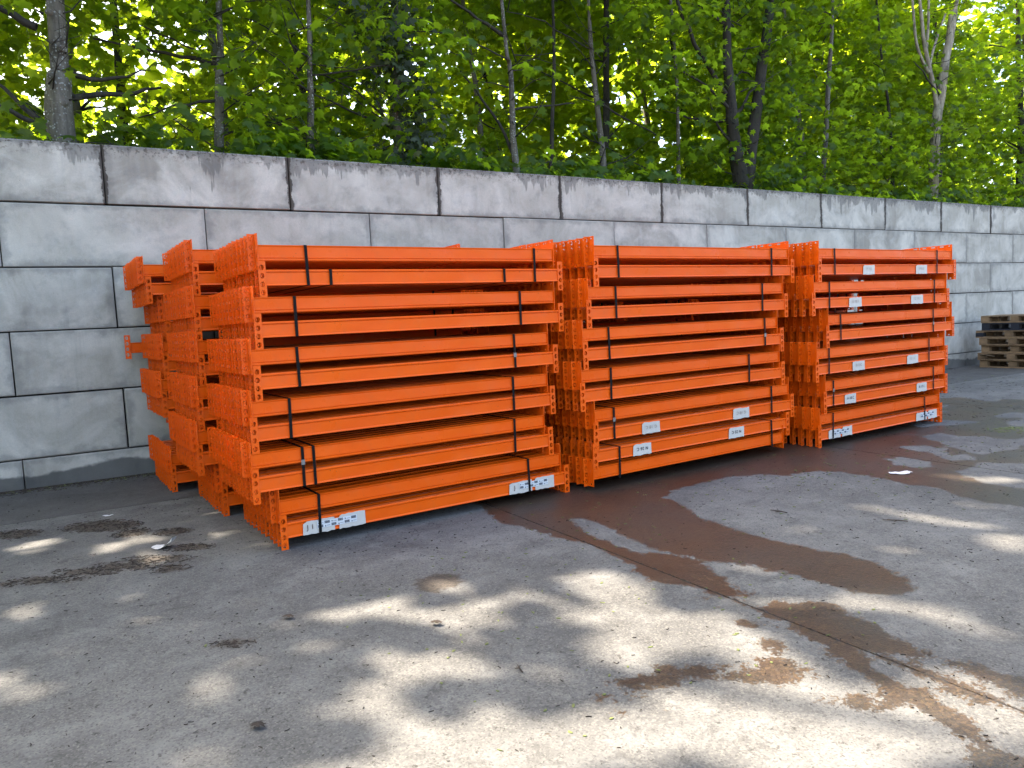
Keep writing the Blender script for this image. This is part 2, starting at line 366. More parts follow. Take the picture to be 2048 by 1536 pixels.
def vnoise2(A, f): return np.array([mnoise.noise(Vector((a[0] * f, a[1] * f * 1.6, 7.3))) for a in A])
def slab(name, x0, x1, y0, y1, res, mat):
    g = 0.006
    xs = np.unique(np.concatenate([[x0 + g], np.arange(x0 + g, x1 - g, res), [x1 - g]]))
    ys = np.unique(np.concatenate([[y0 + g], np.arange(y0 + g, y1 - g, res), [y1 - g]]))
    nx, ny = len(xs), len(ys)
    gx, gy = np.meshgrid(xs, ys); P = np.stack([gx.ravel(), gy.ravel()], 1)
    z = np.zeros(len(P)); edge = np.minimum.reduce([P[:,0]-x0-g, x1-g-P[:,0], P[:,1]-y0-g, y1-g-P[:,1]])
    V = np.column_stack([P, z])
    idx = np.arange(nx * ny).reshape(ny, nx)
    F = np.stack([idx[:-1,:-1], idx[:-1,1:], idx[1:,1:], idx[1:,:-1]], -1).reshape(-1, 4)
    # sides going down 8 cm
    ring = list(idx[0]) + list(idx[1:, -1]) + list(idx[-1, ::-1][1:]) + list(idx[::-1, 0][1:-1])
    k = len(V); low = V[ring].copy(); low[:, 2] = -0.08
    V = np.vstack([V, low]); n = len(ring)
    side = [(ring[i], k + i, k + (i + 1) % n, ring[(i + 1) % n]) for i in range(n)]
    me = bpy.data.meshes.new(name)
    faces = F.tolist() + side
    me.from_pydata(V.tolist(), [], faces); me.materials.append(mat)
    A = V[:, :2]
    if res < 1:
        w = np.maximum(sd_poly(A, W_main), sd_poly(A, W_strip))
        for e in E_wet: w = np.maximum(w, sd_ell(A, e))
        for dpoly in DRY: w = np.minimum(w, -sd_poly(A, dpoly))
        far_ = np.clip((A[:, 0] - 6.4) / 1.5, 0, 1)
        if far_.max() > 0: w = w + .9 * far_ * (vnoise2(A, 1.1) * .6 + vnoise2(A, 3.1) * .3)
        # narrow damp line along the joint
        w = np.maximum(w, np.where(A[:,1] < 4.8, 0.028 - np.abs(A[:, 0] - 2.61), -1))
        dd = np.full(len(A), -1.0)
        for e in E_dirt + [(1.59, 3.56, .13, .14, -.72)]: dd = np.maximum(dd, sd_ell(A, e))
        dd = np.maximum(dd, A[:, 1] - 8.26)
    else:
        w = np.full(len(A), -1.0); dd = np.full(len(A), -1.0)
    for nm, arr in (('wet', w), ('dirt', dd)):
        at = me.attributes.new(nm, 'FLOAT', 'POINT'); at.data.foreach_set('value', arr.astype(np.float32))
    me.update()
    o = link(name, me); tag(o, kind='structure'); return o

JX = [-12.0, -8.31, -4.67, -1.03, 2.61, 6.25, 9.90, 13.54, 17.18, 20.8, 24.5]
for i in range(len(JX) - 1):
    a, b = JX[i], JX[i + 1]
    near = a >= -5 and b <= 13.6
    slab('yard_slab', a, b, 0.4, 6.8, 0.04 if near else 1.2, M_YARD)
    slab('yard_slab', a, b, -6.0, 0.4, 1.2, M_YARD)
    slab('apron_slab', a, b, 6.8, 8.45, 0.06 if near else 1.2, M_STRIP)
slab('yard_slab', 24.5, 60, -6, 8.45, 4, M_YARD)
slab('yard_slab', -40, -12, -6, 8.45, 4, M_YARD)
slab('yard_slab', -40, 60, -46, -6, 6, M_YARD)
g = MB(); g.box(-60, 90, -60, 8.6, -0.5, -0.03); tag(link('ground', g.mesh('ground', [M_JOINT])), kind='structure')

# grime packed into the joint nearest the camera
jb = MB()
yy = 0.6
while yy < 6.7:
    l = random.uniform(.02, .12)
    x = 2.61 + random.uniform(-.004, .004); w = random.uniform(.006, .012)
    jb.add([(x-w,yy,-.006),(x+w,yy,-.006),(x+w,yy+l,-.006),(x-w,yy+l,-.006),(x,yy+l/2,random.uniform(.0,.007))],[(0,1,4),(1,2,4),(2,3,4),(3,0,4)])
    yy += l * random.uniform(.5, 1.2)
tag(link('joint_dirt', jb.mesh('joint_dirt', [M_JOINT])), kind='stuff', label='dark packed dirt filling the long joint between concrete slabs', cat='dirt')

# ------------------------------------------------------------------ retaining wall of cast blocks
wall = link('block_wall', None, loc=(0, 8.34, 0))
tag(wall, 'long grey retaining wall of large interlocking concrete blocks with mossy top', 'wall')
def block_mesh(L, H, mat, seed):
    rs = random.Random(seed)
    bm = bmesh.new()
    bmesh.ops.create_cube(bm, size=1)
    for v in bm.verts: v.co = Vector(((v.co.x + .5) * L, (v.co.y + .5) * .6, (v.co.z + .5) * H))
    es = [e for e in bm.edges if all(v.co.y < .01 for v in e.verts)]
    bmesh.ops.bevel(bm, geom=es, offset=0.013, segments=2, affect='EDGES', profile=.6)
    for v in bm.verts:
        if v.co.y < .1: v.co += Vector((rs.uniform(-.002,.002), rs.uniform(-.002,.002), rs.uniform(-.003,.003)))
        if v.co.z < .03 and v.co.y < .03: v.co.z += .004
    me = bpy.data.meshes.new('concrete_block'); bm.to_mesh(me); bm.free(); me.materials.append(mat); return me
BL = 1.782; courses = [(2.667, .570, 0), (2.069, .590, 1), (1.474, .587, 0), (.874, .592, 1), (.276, .590, 0), (-.32, .588, 1)]
bmeshes = {0: [block_mesh(BL - .008, .6 - .008, M_BLOCKTOP, i) for i in range(4)], 1: [block_mesh(BL - .008, .6 - .008, M_BLOCK, 9 + i) for i in range(6)]}
for ci, (z, h, odd) in enumerate(courses):
    for k in range(-6, 16):
        x = .455 + BL * k + (BL / 2 if odd else 0)
        if ci == 4 and False: pass
        ms = bmeshes[0 if ci == 0 else 1]
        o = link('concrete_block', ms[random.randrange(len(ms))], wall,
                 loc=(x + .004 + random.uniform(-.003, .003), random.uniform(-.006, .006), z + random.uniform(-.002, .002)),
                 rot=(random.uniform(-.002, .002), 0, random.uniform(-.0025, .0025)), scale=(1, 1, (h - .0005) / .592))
# dark filling behind the joints
wf = MB(); wf.box(-10.0, 28.6, .10, .585, -.3, 3.2); o = link('joint_filling', wf.mesh('joint_filling', [M_JOINT]), wall)

# ------------------------------------------------------------------ rack beams
BEAM_L = 2.18; BD = .030; BH = .048
def beam_mesh():
    # closed box section with the folded lips of a racking beam, front and back alike
    h = [(-BD,-BH),(-BD,-BH+.003),(-BD+.005,-BH+.011),(-BD+.0045,BH-.020),(-BD+.0095,BH-.017),(-BD+.0095,BH-.015),(-BD+.001,BH-.012),(-BD+.001,BH-.004),(-BD+.005,BH)]
    top = [(-.008, BH), (-.004, BH-.012), (.004, BH-.012), (.008, BH)]
    prof = h + top + [(-y, z) for y, z in reversed(h)]
    n = len(prof); xs = [0, BEAM_L]
    V = [(x, y, z) for x in xs for (y, z) in prof]
    F = [(i, (i + 1) % n, n + (i + 1) % n, n + i) for i in range(n)]
    F = [tuple(reversed(f)) for f in F]
    F += [tuple(range(n)), tuple(range(2 * n - 1, n - 1, -1))]
    return mesh_from('rack_beam', V, F, [M_ORANGE])
ME_BEAM = beam_mesh()
def plate_holes(w0, w1, z0, z1, holes, r, th, mk, hexa=8):
    """plate w0..w1 by z0..z1 with half-round punched holes; mk(u,v,t) -> xyz"""
    mb = MB()
    n = len(holes); cuts = [z0] + [(holes[i] + holes[i + 1]) / 2 for i in range(n - 1)] + [z1]
    for i, hz in enumerate(holes):
        a, b = cuts[i], cuts[i + 1]; cu = (w0 + w1) / 2
        # teardrop outline, 8 points, matched with 8 points of the cell
        hole = [(cu + r * .55, hz - r), (cu + r * .95, hz - r * .3), (cu + r * .95, hz + r * .35), (cu + r * .5, hz + r), (cu - r * .35, hz + r * 1.05), (cu - r * .75, hz + r * .45), (cu - r * .75, hz - r * .45), (cu - r * .35, hz - r * 1.05)]
        cell = [(cu + r * .6, a), (w1, a), (w1, b), (cu + r * .6, b), (cu - r * .5, b), (w0, b), (w0, a), (cu - r * .5, a)]
        for t in (0, th):
            vs = [mk(u, v, t) for u, v in hole] + [mk(u, v, t) for u, v in cell]
            fs = [(j, (j + 1) % 8, 8 + (j + 1) % 8, 8 + j) for j in range(8)]
            if t: fs = [tuple(reversed(f)) for f in fs]
            mb.add(vs, fs)
        vs = [mk(u, v, 0) for u, v in hole] + [mk(u, v, th) for u, v in hole]
        mb.add(vs, [(j, 8 + j, 8 + (j + 1) % 8, (j + 1) % 8) for j in range(8)])
    out = [(w0, z0), (w1, z0), (w1, z1), (w0, z1)]
    vs = [mk(u, v, 0) for u, v in out] + [mk(u, v, th) for u, v in out]
    mb.add(vs, [(j, (j + 1) % 4, 4 + (j + 1) % 4, 4 + j) for j in range(4)])
    return mb
CU, CD, BW = .101, .118, .045        # connector reach above / below the beam centre, width of the hooked leg
def conn_mesh(side, deep=False):
    # side -1: left end, +1: right end. leg A closes the beam end, leg B runs outward flush with the front face
    th = .004; s = side; zs = [-.085, -.034, .017, .068]
    mb = plate_holes(0, BW, -CD, CU, [z - .006 for z in zs], .0152, th, lambda u, v, t: (s * u, -BD - .0015 + t, v))
    # hooks punched from the leg, bent back behind each hole
    for z in zs:
        u0, u1 = .026, .032
        mb.box(min(s*u0, s*u1), max(s*u0, s*u1), -BD - .001, -BD + .014, z - .014, z + .002)
    # leg A with a lock slot
    x0, x1 = (0, .004) if s > 0 else (-.004, 0)
    y0, y1 = -BD + .0026, (-BD + .093 if deep else BD + .006)
    mb.box(x0, x1, y0, y1, -CD, -.108)
    mb.box(x0, x1, y0, y1, .088, CU)
    mb.box(x0, x1, y0, y0 + .023, -.108, .088); mb.box(x0, x1, y1 - .023, y1, -.108, .088)
    mb.box(x0, x1, y0 + .023, y1 - .023, -.096, .076)
    # safety clip proud of leg A
    xo = s * .0055
    mb.tube([(xo, y0 + .030, .03), (xo, y0 + .038, .0), (xo, y0 + .036, -.02), (xo, y0 + .026, -.028)], [.0018] * 4, 4)
    me = mb.mesh('end_connector', [M_ORANGE]); return me
ME_CL, ME_CR, ME_CRD = conn_mesh(-1), conn_mesh(1), conn_mesh(1, True)

PITCH = .098
def strap_loop(y0, y1, z0, z1, w=.0185, t=.0016):
    mb = MB()
    mb.box(-w/2, w/2, y0 - t, y0, z0 - t, z1 + t); mb.box(-w/2, w/2, y1, y1 + t, z0 - t, z1 + t)
    mb.box(-w/2, w/2, y0, y1, z1, z1 + t); mb.box(-w/2, w/2, y0, y1, z0 - t, z0)
    return mb.mesh('strap', [M_STRAP])
ZL, ZU = .118, .267                 # centre heights of lower and upper layer in a bundle
N_DEEP = 11
YB = (N_DEEP - 1) * PITCH + 2 * BD
ME_STRAP = strap_loop(-.0052, YB + .0005, ZL - BH - .0005, ZU + BH + .0005)
ME_STRAP_LOW = strap_loop(-.0052, YB + .0005, ZL - BH - .0005, ZL + BH + .0005)
cm = MB(); cm.box(-.012, .012, -.0098, -.0068, -.016, .016); ME_CLIP = cm.mesh('strap_clip', [M_CLIP])

def text_polys(txt, size, x, z, flip, mi):
    cu = bpy.data.curves.new('t', 'FONT'); cu.body = txt; cu.size = size; cu.align_x = 'CENTER'; cu.align_y = 'CENTER'; cu.space_character = 1.1
    cu.offset = size * .012
    ob = bpy.data.objects.new('t', cu); COL.objects.link(ob)
    dg = bpy.context.evaluated_depsgraph_get(); me = ob.evaluated_get(dg).to_mesh()
    V = [(v.co.x, v.co.y) for v in me.vertices]; F = [tuple(p.vertices) for p in me.polygons]
    ob.evaluated_get(dg).to_mesh_clear(); bpy.data.objects.remove(ob)
    bpy.data.curves.remove(cu)
    sg = -1 if flip else 1
    return [(x + sg * a, -.0012, z + sg * b) for a, b in V], F, mi
def label_mesh(w, kind, txt='', flip=False, fade=False, seed=0):
    """paper w wide on the beam face; y=0 is the beam's outer face"""
    rs = random.Random(seed); mb = MB(); h0, h1 = -BH + .001, BH - .006
    def paper(x0, x1, z0, z1):
        n = 8; lo = []; hi = []
        for i in range(n + 1):
            u = x0 + (x1 - x0) * i / n
            lo.append((u + (rs.uniform(-.003,.003) if i in (0,n) else 0), -.0006 - .002 * abs(math.sin(i * 1.7 + seed)), z0 - .004 + rs.uniform(-.003, .003)))
            hi.append((u + (rs.uniform(-.003,.003) if i in (0,n) else 0), -.0004, z1 + rs.uniform(-.004, .002)))
        # corner cut
        hi[0] = (hi[0][0] + .004, hi[0][1], hi[0][2] - .010)
        mid = [((a[0]+b[0])/2, -.0005, (a[2]+b[2])/2 - .01) for a, b in zip(lo, hi)]
        k = 3 * (n + 1)
        vs = lo + mid + hi; m_ = n + 1
        fs = [(i, i+1, m_+i+1, m_+i) for i in range(n)] + [(m_+i, m_+i+1, 2*m_+i+1, 2*m_+i) for i in range(n)]
        mb.add(vs, fs, 0)
    if kind == 'bar':
        gap = w * .50
        paper(-w/2, -w/2 + gap, h0, h1 - .006); paper(-w/2 + gap + .028, w/2, h0, h1)
        sx0, sx1 = -w * .28, w * .36
        mb.add([(sx0,-.0033,-.022),(sx1,-.0033,-.022),(sx1,-.0033,.024),(sx0,-.0033,.024)],[(0,1,2,3)],1)
        n = 6; cw = (sx1 - sx0) / n
        for i in range(n):
            x0 = sx0 + cw * (i + .10); x1 = x0 + cw * .74; upb = i % 2 == 1
            za, zb = ((.003, .020) if upb else (-.018, -.001))
            xx = x0
            while xx < x1 - .001:
                bw = rs.choice([.0012, .0018, .003]); mb.add([(xx,-.0037,za),(xx+bw,-.0037,za),(xx+bw,-.0037,zb),(xx,-.0037,zb)],[(0,1,2,3)],2)
                xx += bw + rs.choice([.0007, .001])
            tz = -.012 if upb else .009
            if upb: mb.add([(x0,-.0037,tz-.005),(x0+.010,-.0037,tz-.005),(x0+.005,-.0037,tz+.005)],[(0,1,2)],2)
            else: mb.add([(x0+.005,-.0037,tz-.004),(x0+.010,-.0037,tz+.006),(x0,-.0037,tz+.006)],[(0,1,2)],2)
            for q in range(5):
                mb.add([(x0+.014+q*.0045,-.0037,tz-.001),(x0+.0170+q*.0045,-.0037,tz-.001),(x0+.0170+q*.0045,-.0037,tz+.002),(x0+.014+q*.0045,-.0037,tz+.002)],[(0,1,2,3)],2)
        if txt:
            V, F, mi = text_polys(txt, .042, -w * .385, -.004, False, 3); mb.add([(a, -.0042, c) for a, b, c in V], F, mi)
    else:
        paper(-w/2, w/2, h0, h1)
        V, F, mi = text_polys(txt, .036, 0, .001, flip, 4 if fade else 2); mb.add([(a, -.0040, c) for a, b, c in V], F, mi)
    return mb.mesh('paper_label', [M_PAPER, M_STICKER, M_INK, M_INKBROWN, M_INKFADE])

STACKS = []
def bundle(label, group, origin, rotz, z0, sx, sz, xu, xl, straps=(), labels=(), flip=False, low_straps=(), stray=None, seed=0, ndeep=N_DEEP):
    """one strapped bundle: an upper and a lower layer of beams. xu / xl = left ends of the two layers"""
    rs = random.Random(seed)
    ca, sa = math.cos(rotz), math.sin(rotz)
    root = link('beam_bundle', None, loc=(origin[0] + ca * xu, origin[1] + sa * xu, z0), rot=(0, 0, rotz), scale=(sx, 1, sz))
    tag(root, label, 'beam bundle', group)
    first = {}
    for layer in (0, 1):
        for i in range(ndeep):
            dx = (0 if layer else (xl - xu) / sx) + rs.uniform(-.006, .006) + (stray[1] if stray and layer and i == stray[0] else 0)
            typeA = bool(layer) != flip         # True: turned over, hooked leg at the rear
            b = link('rack_beam', ME_BEAM, root, loc=(dx, BD + i * PITCH + (0 if i == 0 else rs.uniform(-.004, .004)), (ZU if layer else ZL) + (0 if i == 0 else rs.uniform(-.0015, .0015))))
            if flip: b.location.z += .0 if layer else .017
            if flip and layer: b.location.z += .0
            if typeA: b.rotation_euler = (math.pi, 0, 0)
            link('end_connector', ME_CL, b, loc=(0, 0, 0))
            link('end_connector', ME_CR if i == 0 else ME_CRD, b, loc=(BEAM_L, 0, 0))
            if i == 0: first[layer] = (b, dx, typeA)
    for x in straps:
        s_ = link('strap', ME_STRAP, root, loc=((x - xu) / sx, 0, 0), rot=(0, rs.uniform(-.02, .02), 0))
        if rs.random() < .22: link('strap_clip', ME_CLIP, s_, loc=(0, 0, ZL + .07 + rs.uniform(-.04, .06)))
    for x in low_straps: link('strap', ME_STRAP_LOW, root, loc=((x - xu) / sx, 0, 0))
    for (layer, x0, x1, kind, txt, fl, fade) in labels:
        b, dx, ta = first[layer]
        me = label_mesh((x1 - x0) / sx, kind, txt, fl, fade, seed * 7 + int(x0 * 100))
        lo = link('paper_label', me, b)
        lx = ((x0 + x1) / 2 - xu) / sx - dx
        # the label sits on the camera-side face of the beam
        if ta: lo.rotation_euler = (math.pi, 0, 0); lo.location = (lx, BD + .0008, 0)
        else: lo.location = (lx, -BD - .0008, 0)
    return root

ROT = R(2.2); GR = 'strapped bundles of orange rack beams stacked in the yard'
ords = ['lowest', 'second-lowest', 'third from the ground', 'fourth from the ground', 'second from the top', 'topmost']
def stack(origin, pitch, rows, place, notes, **kw):
    for k in range(6):                  # k 0 = lowest; rows listed from the top
        r = rows[5 - k]
        d = dict(r)
        lab = 'orange bundle, %s in the %s%s' % (ords[k], place, notes.get(k, ''))
        bundle(lab, GR, origin, ROT, k * pitch + .001, d['L'] / BEAM_L, pitch / .315, d['xu'], d['xl'], d.get('st', ()), d.get('lb', ()), d.get('flip', False), d.get('ls', ()), d.get('stray'), ndeep=d.get('nd', N_DEEP), seed=int(origin[0] * 100) + k)

s1 = [dict(xu=-.031, xl=.004, L=2.195, st=(.261, 1.983), ls=(.407, 1.714)),
      dict(xu=-.087, xl=-.047, L=2.235, st=(.165, 1.839)),
      dict(xu=-.116, xl=-.075, L=2.195, st=(.161, 1.775)),
      dict(xu=-.146, xl=-.111, L=2.195, st=(.083, 1.743)),
      dict(xu=-.166, xl=-.124, L=2.175, st=(.144, .217, 1.737)),
      dict(xu=-.017, xl=.022, L=2.165, st=(.224, 1.851), lb=((0, .116, .533, 'bar', 'J 1', 0, 0), (0, 1.669, 2.08, 'bar', 'J', 0, 0)))]
stack((1.076, 4.697), .3145, s1, 'left front stack', {0: ', with two barcode labels', 5: ', with four straps showing', 1: ', with a doubled left strap'})
s2 = [dict(xu=2.470, xl=2.507, L=2.33, st=(2.708, 4.553)),
      dict(xu=2.388, xl=2.418, L=2.315, st=(2.668, 4.417)),
      dict(xu=2.326, xl=2.368, L=2.295, st=(2.585, 4.447)),
      dict(xu=2.292, xl=2.333, L=2.345, st=(2.585, 4.216)),
      dict(xu=2.414, xl=2.452, L=2.355, st=(2.603, 4.52), lb=((0, 2.902, 3.101, 't', 'G 18 C', 1, 1), (0, 3.994, 4.208, 't', 'G 18 C', 1, 1))),
      dict(xu=2.433, xl=2.381, L=2.30, st=(2.645, 4.517), flip=True, lb=((1, 2.796, 2.998, 't', 'N 26 C', 1, 0), (1, 3.929, 4.134, 't', 'N 25 C', 1, 0)))]
stack((1.076, 4.574), .3175, s2, 'middle front stack', {0: ', labelled N 26 C upside down', 1: ', with two faded upside-down labels'})
s3 = [dict(xu=5.083, xl=5.126, L=2.40, st=(5.33, 7.167), lb=((0, 5.795, 5.993, 't', 'P 1 E', 0, 1), (0, 6.753, 6.974, 't', 'P 0 E', 0, 1))),
      dict(xu=4.993, xl=5.020, L=2.36, st=(5.237, 7.116), lb=((0, 5.557, 5.766, 't', 'G 18 F', 0, 1), (0, 6.66, 6.894, 't', 'G 19 F', 0, 1))),
      dict(xu=5.218, xl=5.230, L=2.26, st=(5.415, 7.096)),
      dict(xu=5.025, xl=5.068, L=2.29, st=(5.217, 7.005), lb=((0, 5.605, 5.809, 't', 'G 2 C', 0, 1), (0, 6.581, 6.795, 't', 'G 1 C', 0, 1))),
      dict(xu=5.158, xl=5.187, L=2.17, st=(5.283, 7.097), lb=((0, 5.468, 5.659, 't', 'A 18 C', 0, 0), (0, 6.764, 6.964, 't', 'A 17 C', 0, 0))),
      dict(xu=5.067, xl=5.094, L=2.15, st=(5.269, 6.923), lb=((0, 5.204, 5.587, 'bar', '', 0, 0), (0, 6.754, 7.17, 'bar', '', 0, 0)))]
stack((1.076, 4.446), .3165, s3, 'right-hand front stack', {0: ', with two barcode labels', 1: ', labelled A 18 C', 2: ', labelled G 2 C', 4: ', labelled G 18 F', 5: ', labelled P 1 E'})
mid = [dict(xu=-.117, xl=-.086, L=2.2), dict(xu=-.132, xl=-.093, L=2.2), dict(xu=-.137, xl=-.094, L=2.2), dict(xu=-.159, xl=-.129, L=2.2), dict(xu=-.184, xl=-.155, L=2.2), dict(xu=-.04, xl=-.006, L=2.2)]
for d in mid: d['st'] = (.25, 1.8)
stack((.962, 5.877), .330, mid, 'second stack back at the left', {})
rear = [dict(xu=-.071, xl=-.026, L=2.2), dict(xu=.069, xl=.106, L=2.2), dict(xu=.023, xl=.066, L=2.2, stray=(10, -.14)), dict(xu=-.01, xl=.028, L=2.2), dict(xu=.19, xl=.23, L=2.2), dict(xu=.014, xl=.043, L=2.2)]
for d in rear: d['st'] = (.35, 1.8)
stack((.697, 7.117), .330, rear, 'left stack by the wall', {3: ', one beam out'})
h2 = [dict(xu=2.45 + random.uniform(-.08, .08), xl=0, L=2.33) for _ in range(6)]
h3 = [dict(xu=5.15 + random.uniform(-.1, .1), xl=0, L=2.25) for _ in range(6)]
for d in h2 + h3: d['xl'] = d['xu'] + .04; d['st'] = (d['xu'] + .3, d['xu'] + 2.0)
stack((1.03, 5.76), .322, h2, 'stack hidden behind the middle stack', {})
stack((1.03, 5.66), .322, h3, 'stack hidden behind the right-hand stack', {})

for d in h2 + h3: d['nd'] = 8; d['st'] = ()  # unseen rearmost stacks, added to darken the gaps through the front ones
stack((.98, 6.95), .322, h2, 'unseen rearmost stack added behind the middle stack', {})
stack((.98, 6.85), .322, h3, 'unseen rearmost stack added behind the right-hand stack', {})

# ------------------------------------------------------------------ pallets at the far right
def pbox(name, x, y, z, mat):
    mb = MB(); mb.box(0, x, 0, y, 0, z); return mb.mesh(name, [mat])
PG = 'wooden pallets piled by the wall'
pinfo = [('bottom weathered pallet of the pile by the wall, standing on the ground', M_WOOD, 0, 0), ('weathered pallet with a splintered board, second from the bottom of its pile', M_WOOD, -.02, .02),
         ('brown pallet third from the bottom of the pile by the wall', M_WOOD, .03, -.02), ('brown pallet fourth from the bottom of the pile by the wall', M_WOOD, -.01, .0),
         ('pallet jutting out with a black end block, third from the top', M_WOOD, .0, .07), ('navy-black painted pallet, second from the top of the pile', M_WOODDARK, .0, -.04), ('topmost brown pallet with a pale top board', M_WOOD, .0, -.03)]
for i, (lab, mt, dx, dy) in enumerate(pinfo):
    root = link('pallet', None, loc=(15.40 + dx, 6.78 + dy, i * .1445), rot=(0, 0, random.uniform(-.02, .02)))
    tag(root, lab, 'pallet', PG)
    # long side (1.2) runs along y, 0.8 deep along x
    me_run = pbox('bottom_board', .10, 1.2, .022, mt); me_runw = pbox('bottom_board', .145, 1.2, .022, mt)
    for x, me in ((0, me_run), (.3275, me_runw), (.70, me_run)): link('bottom_board', me, root, loc=(x, 0, .001))
    for x in (0, .3275 + .0225, .70):
        for y in (0, .5275, 1.055):
            mm = M_WOODDARK if (i == 4 and x == 0 and y == 1.055) else mt
            link('block', pbox('block', .10, .145, .078, mm), root, loc=(x + random.uniform(-.004, .004), y, .0235))
    for y in (0, .5275, 1.055): link('cross_board', pbox('cross_board', .8, .145, .020, mt), root, loc=(0, y, .102))
    for j, x in enumerate((0, .165, .3275, .535, .655)):
        wmat = M_WOODNEW if (i == 6 and j in (0, 3)) else mt
        link('deck_board', pbox('deck_board', .145 if j in (0, 2, 4) else .10, 1.2, .020, wmat), root, loc=(x, random.uniform(-.006, .006), .1225))
    if i == 1:
        sp = MB(); sp.add([(-.10,.98,.118),(-.02,1.16,.123),(.0,1.14,.10),(-.03,.92,.085),(-.05,.86,.09),(-.10,.98,.108),(-.02,1.16,.113),(.0,1.14,.09),(-.03,.92,.075),(-.05,.86,.08)],
                          [(0,1,2,3,4),(9,8,7,6,5),(0,5,6,1),(1,6,7,2),(2,7,8,3),(3,8,9,4),(4,9,5,0)])
        link('splinter', sp.mesh('splinter', [M_WOODNEW]), root)

# ------------------------------------------------------------------ the wood behind the wall
bk = MB()
nx, ny = 40, 12
vs = []; fs = []
for j in range(ny + 1):
    for i in range(nx + 1):
        x = -40 + 140 * i / nx; y = 8.93 + 60 * (j / ny) ** 1.6
        vs.append((x, y, 2.85 + .35 * mnoise.noise(Vector((x * .2, y * .2, 0))) * min(1, j / 2)))
for j in range(ny):
    for i in range(nx):
        a = j * (nx + 1) + i; fs.append((a, a + 1, a + nx + 2, a + nx + 1))
tag(link('woodland_bank', mesh_from('woodland_bank', vs, fs, [M_SOIL], True)), kind='structure')

half = [(.22, -.10), (.46, -.06), (.36, .13), (.80, .24), (.56, .38), (.66, .66), (.36, .54), (.24, .64), (.17, .58)]
LEAF_FULL = np.array([(0, .28)] + [(0, 0)] + half + [(0, 1.05)] + [(-x, y) for x, y in reversed(half)])
half2 = [(.34, -.08), (.78, .26), (.34, .46), (.42, .66)]
LEAF_MID = np.array([(0, .28)] + [(0, 0)] + half2 + [(0, 1.02)] + [(-x, y) for x, y in reversed(half2)])
LEAF_LOW = np.array([(0, .3), (0, -.02), (.55, .05), (.5, .6), (0, 1.0), (-.5, .6), (-.55, .05)])
def leaves_mesh(name, pos, size, nrm, tip, tone, template, mat):
    """pos Nx3, nrm/tip Nx3 (unit, perpendicular)"""
    N = len(pos); T = template; m = len(T)
    side = np.cross(tip, nrm)
    lx = T[:, 0]; ly = T[:, 1] - .3
    lz = -.22 * (lx ** 2) - .16 * ly ** 2 + np.where(np.arange(m) == 0, .0, 0)
    fold = RNG.uniform(-.25, .9, N)
    P = (pos[:, None, :] + size[:, None, None] * (lx[None, :, None] * side[:, None, :] + ly[None, :, None] * tip[:, None, :]
         + (lz[None, :] * (1 + fold[:, None]))[:, :, None] * nrm[:, None, :]))
    V = P.reshape(-1, 3).astype(np.float32)
    r = m - 1
    tri = np.array([(0, 1 + k, 1 + (k + 1) % r) for k in range(r)])
    F = (tri[None] + (np.arange(N) * m)[:, None, None]).reshape(-1, 3).astype(np.int32)
    me = bpy.data.meshes.new(name)
    me.vertices.add(len(V)); me.vertices.foreach_set('co', V.ravel())
    me.loops.add(F.size); me.loops.foreach_set('vertex_index', F.ravel())
    me.polygons.add(len(F)); me.polygons.foreach_set('loop_start', np.arange(0, F.size, 3, dtype=np.int32))
    me.polygons.foreach_set('loop_total', np.full(len(F), 3, np.int32))
    me.polygons.foreach_set('use_smooth', np.ones(len(F), bool))
    me.update(calc_edges=True)
    at = me.attributes.new('tone', 'FLOAT', 'POINT'); at.data.foreach_set('value', np.repeat(tone, m).astype(np.float32))
    me.materials.append(mat)
    return me
def orient(N, tilt_lo, tilt_hi, outward=None):
    """leaf normals tilted from vertical, tips hanging down the slope of the blade"""
    t = RNG.uniform(tilt_lo, tilt_hi, N); a = RNG.uniform(0, 2 * np.pi, N)
    if outward is not None: a = outward + RNG.normal(0, .9, N)
    nrm = np.stack([np.sin(t) * np.cos(a), np.sin(t) * np.sin(a), np.cos(t)], 1)
    tip = np.stack([np.cos(t) * np.cos(a), np.cos(t) * np.sin(a), -np.sin(t)], 1)
    r = RNG.normal(0, .6, N)
    side = np.cross(tip, nrm)
    tip = tip * np.cos(r)[:, None] + side * np.sin(r)[:, None]
    return nrm, tip

def vnoise(P, f, seed):
    return np.array([mnoise.noise(Vector((p[0] * f + seed, p[1] * f, p[2] * f))) for p in P])
def scatter(x0, x1, y0, y1, z0, z1, nspray, per, rad, thick, gap_f=None, gap_t=0.0, seed=0):
    """spray centres (thinned by 3-D noise so that gaps stay) -> leaf positions and the tone of each spray"""
    C = np.stack([RNG.uniform(x0, x1, nspray), RNG.uniform(y0, y1, nspray), RNG.uniform(z0, z1, nspray)], 1)
    if gap_f: C = C[vnoise(C, gap_f, seed) > gap_t]
    n = len(C); k = RNG.integers(max(2, per // 2), per * 3 // 2, n)
    idx = np.repeat(np.arange(n), k)
    N = len(idx); r = rad * np.sqrt(RNG.uniform(0, 1, N)); a = RNG.uniform(0, 2 * np.pi, N)
    P = C[idx] + np.stack([r * np.cos(a), r * np.sin(a), RNG.normal(0, thick, N) - .35 * r], 1)
    tone = np.clip(RNG.uniform(.1, .75, n)[idx] + RNG.normal(0, .16, N), 0, 1)
    return P, tone, idx, C

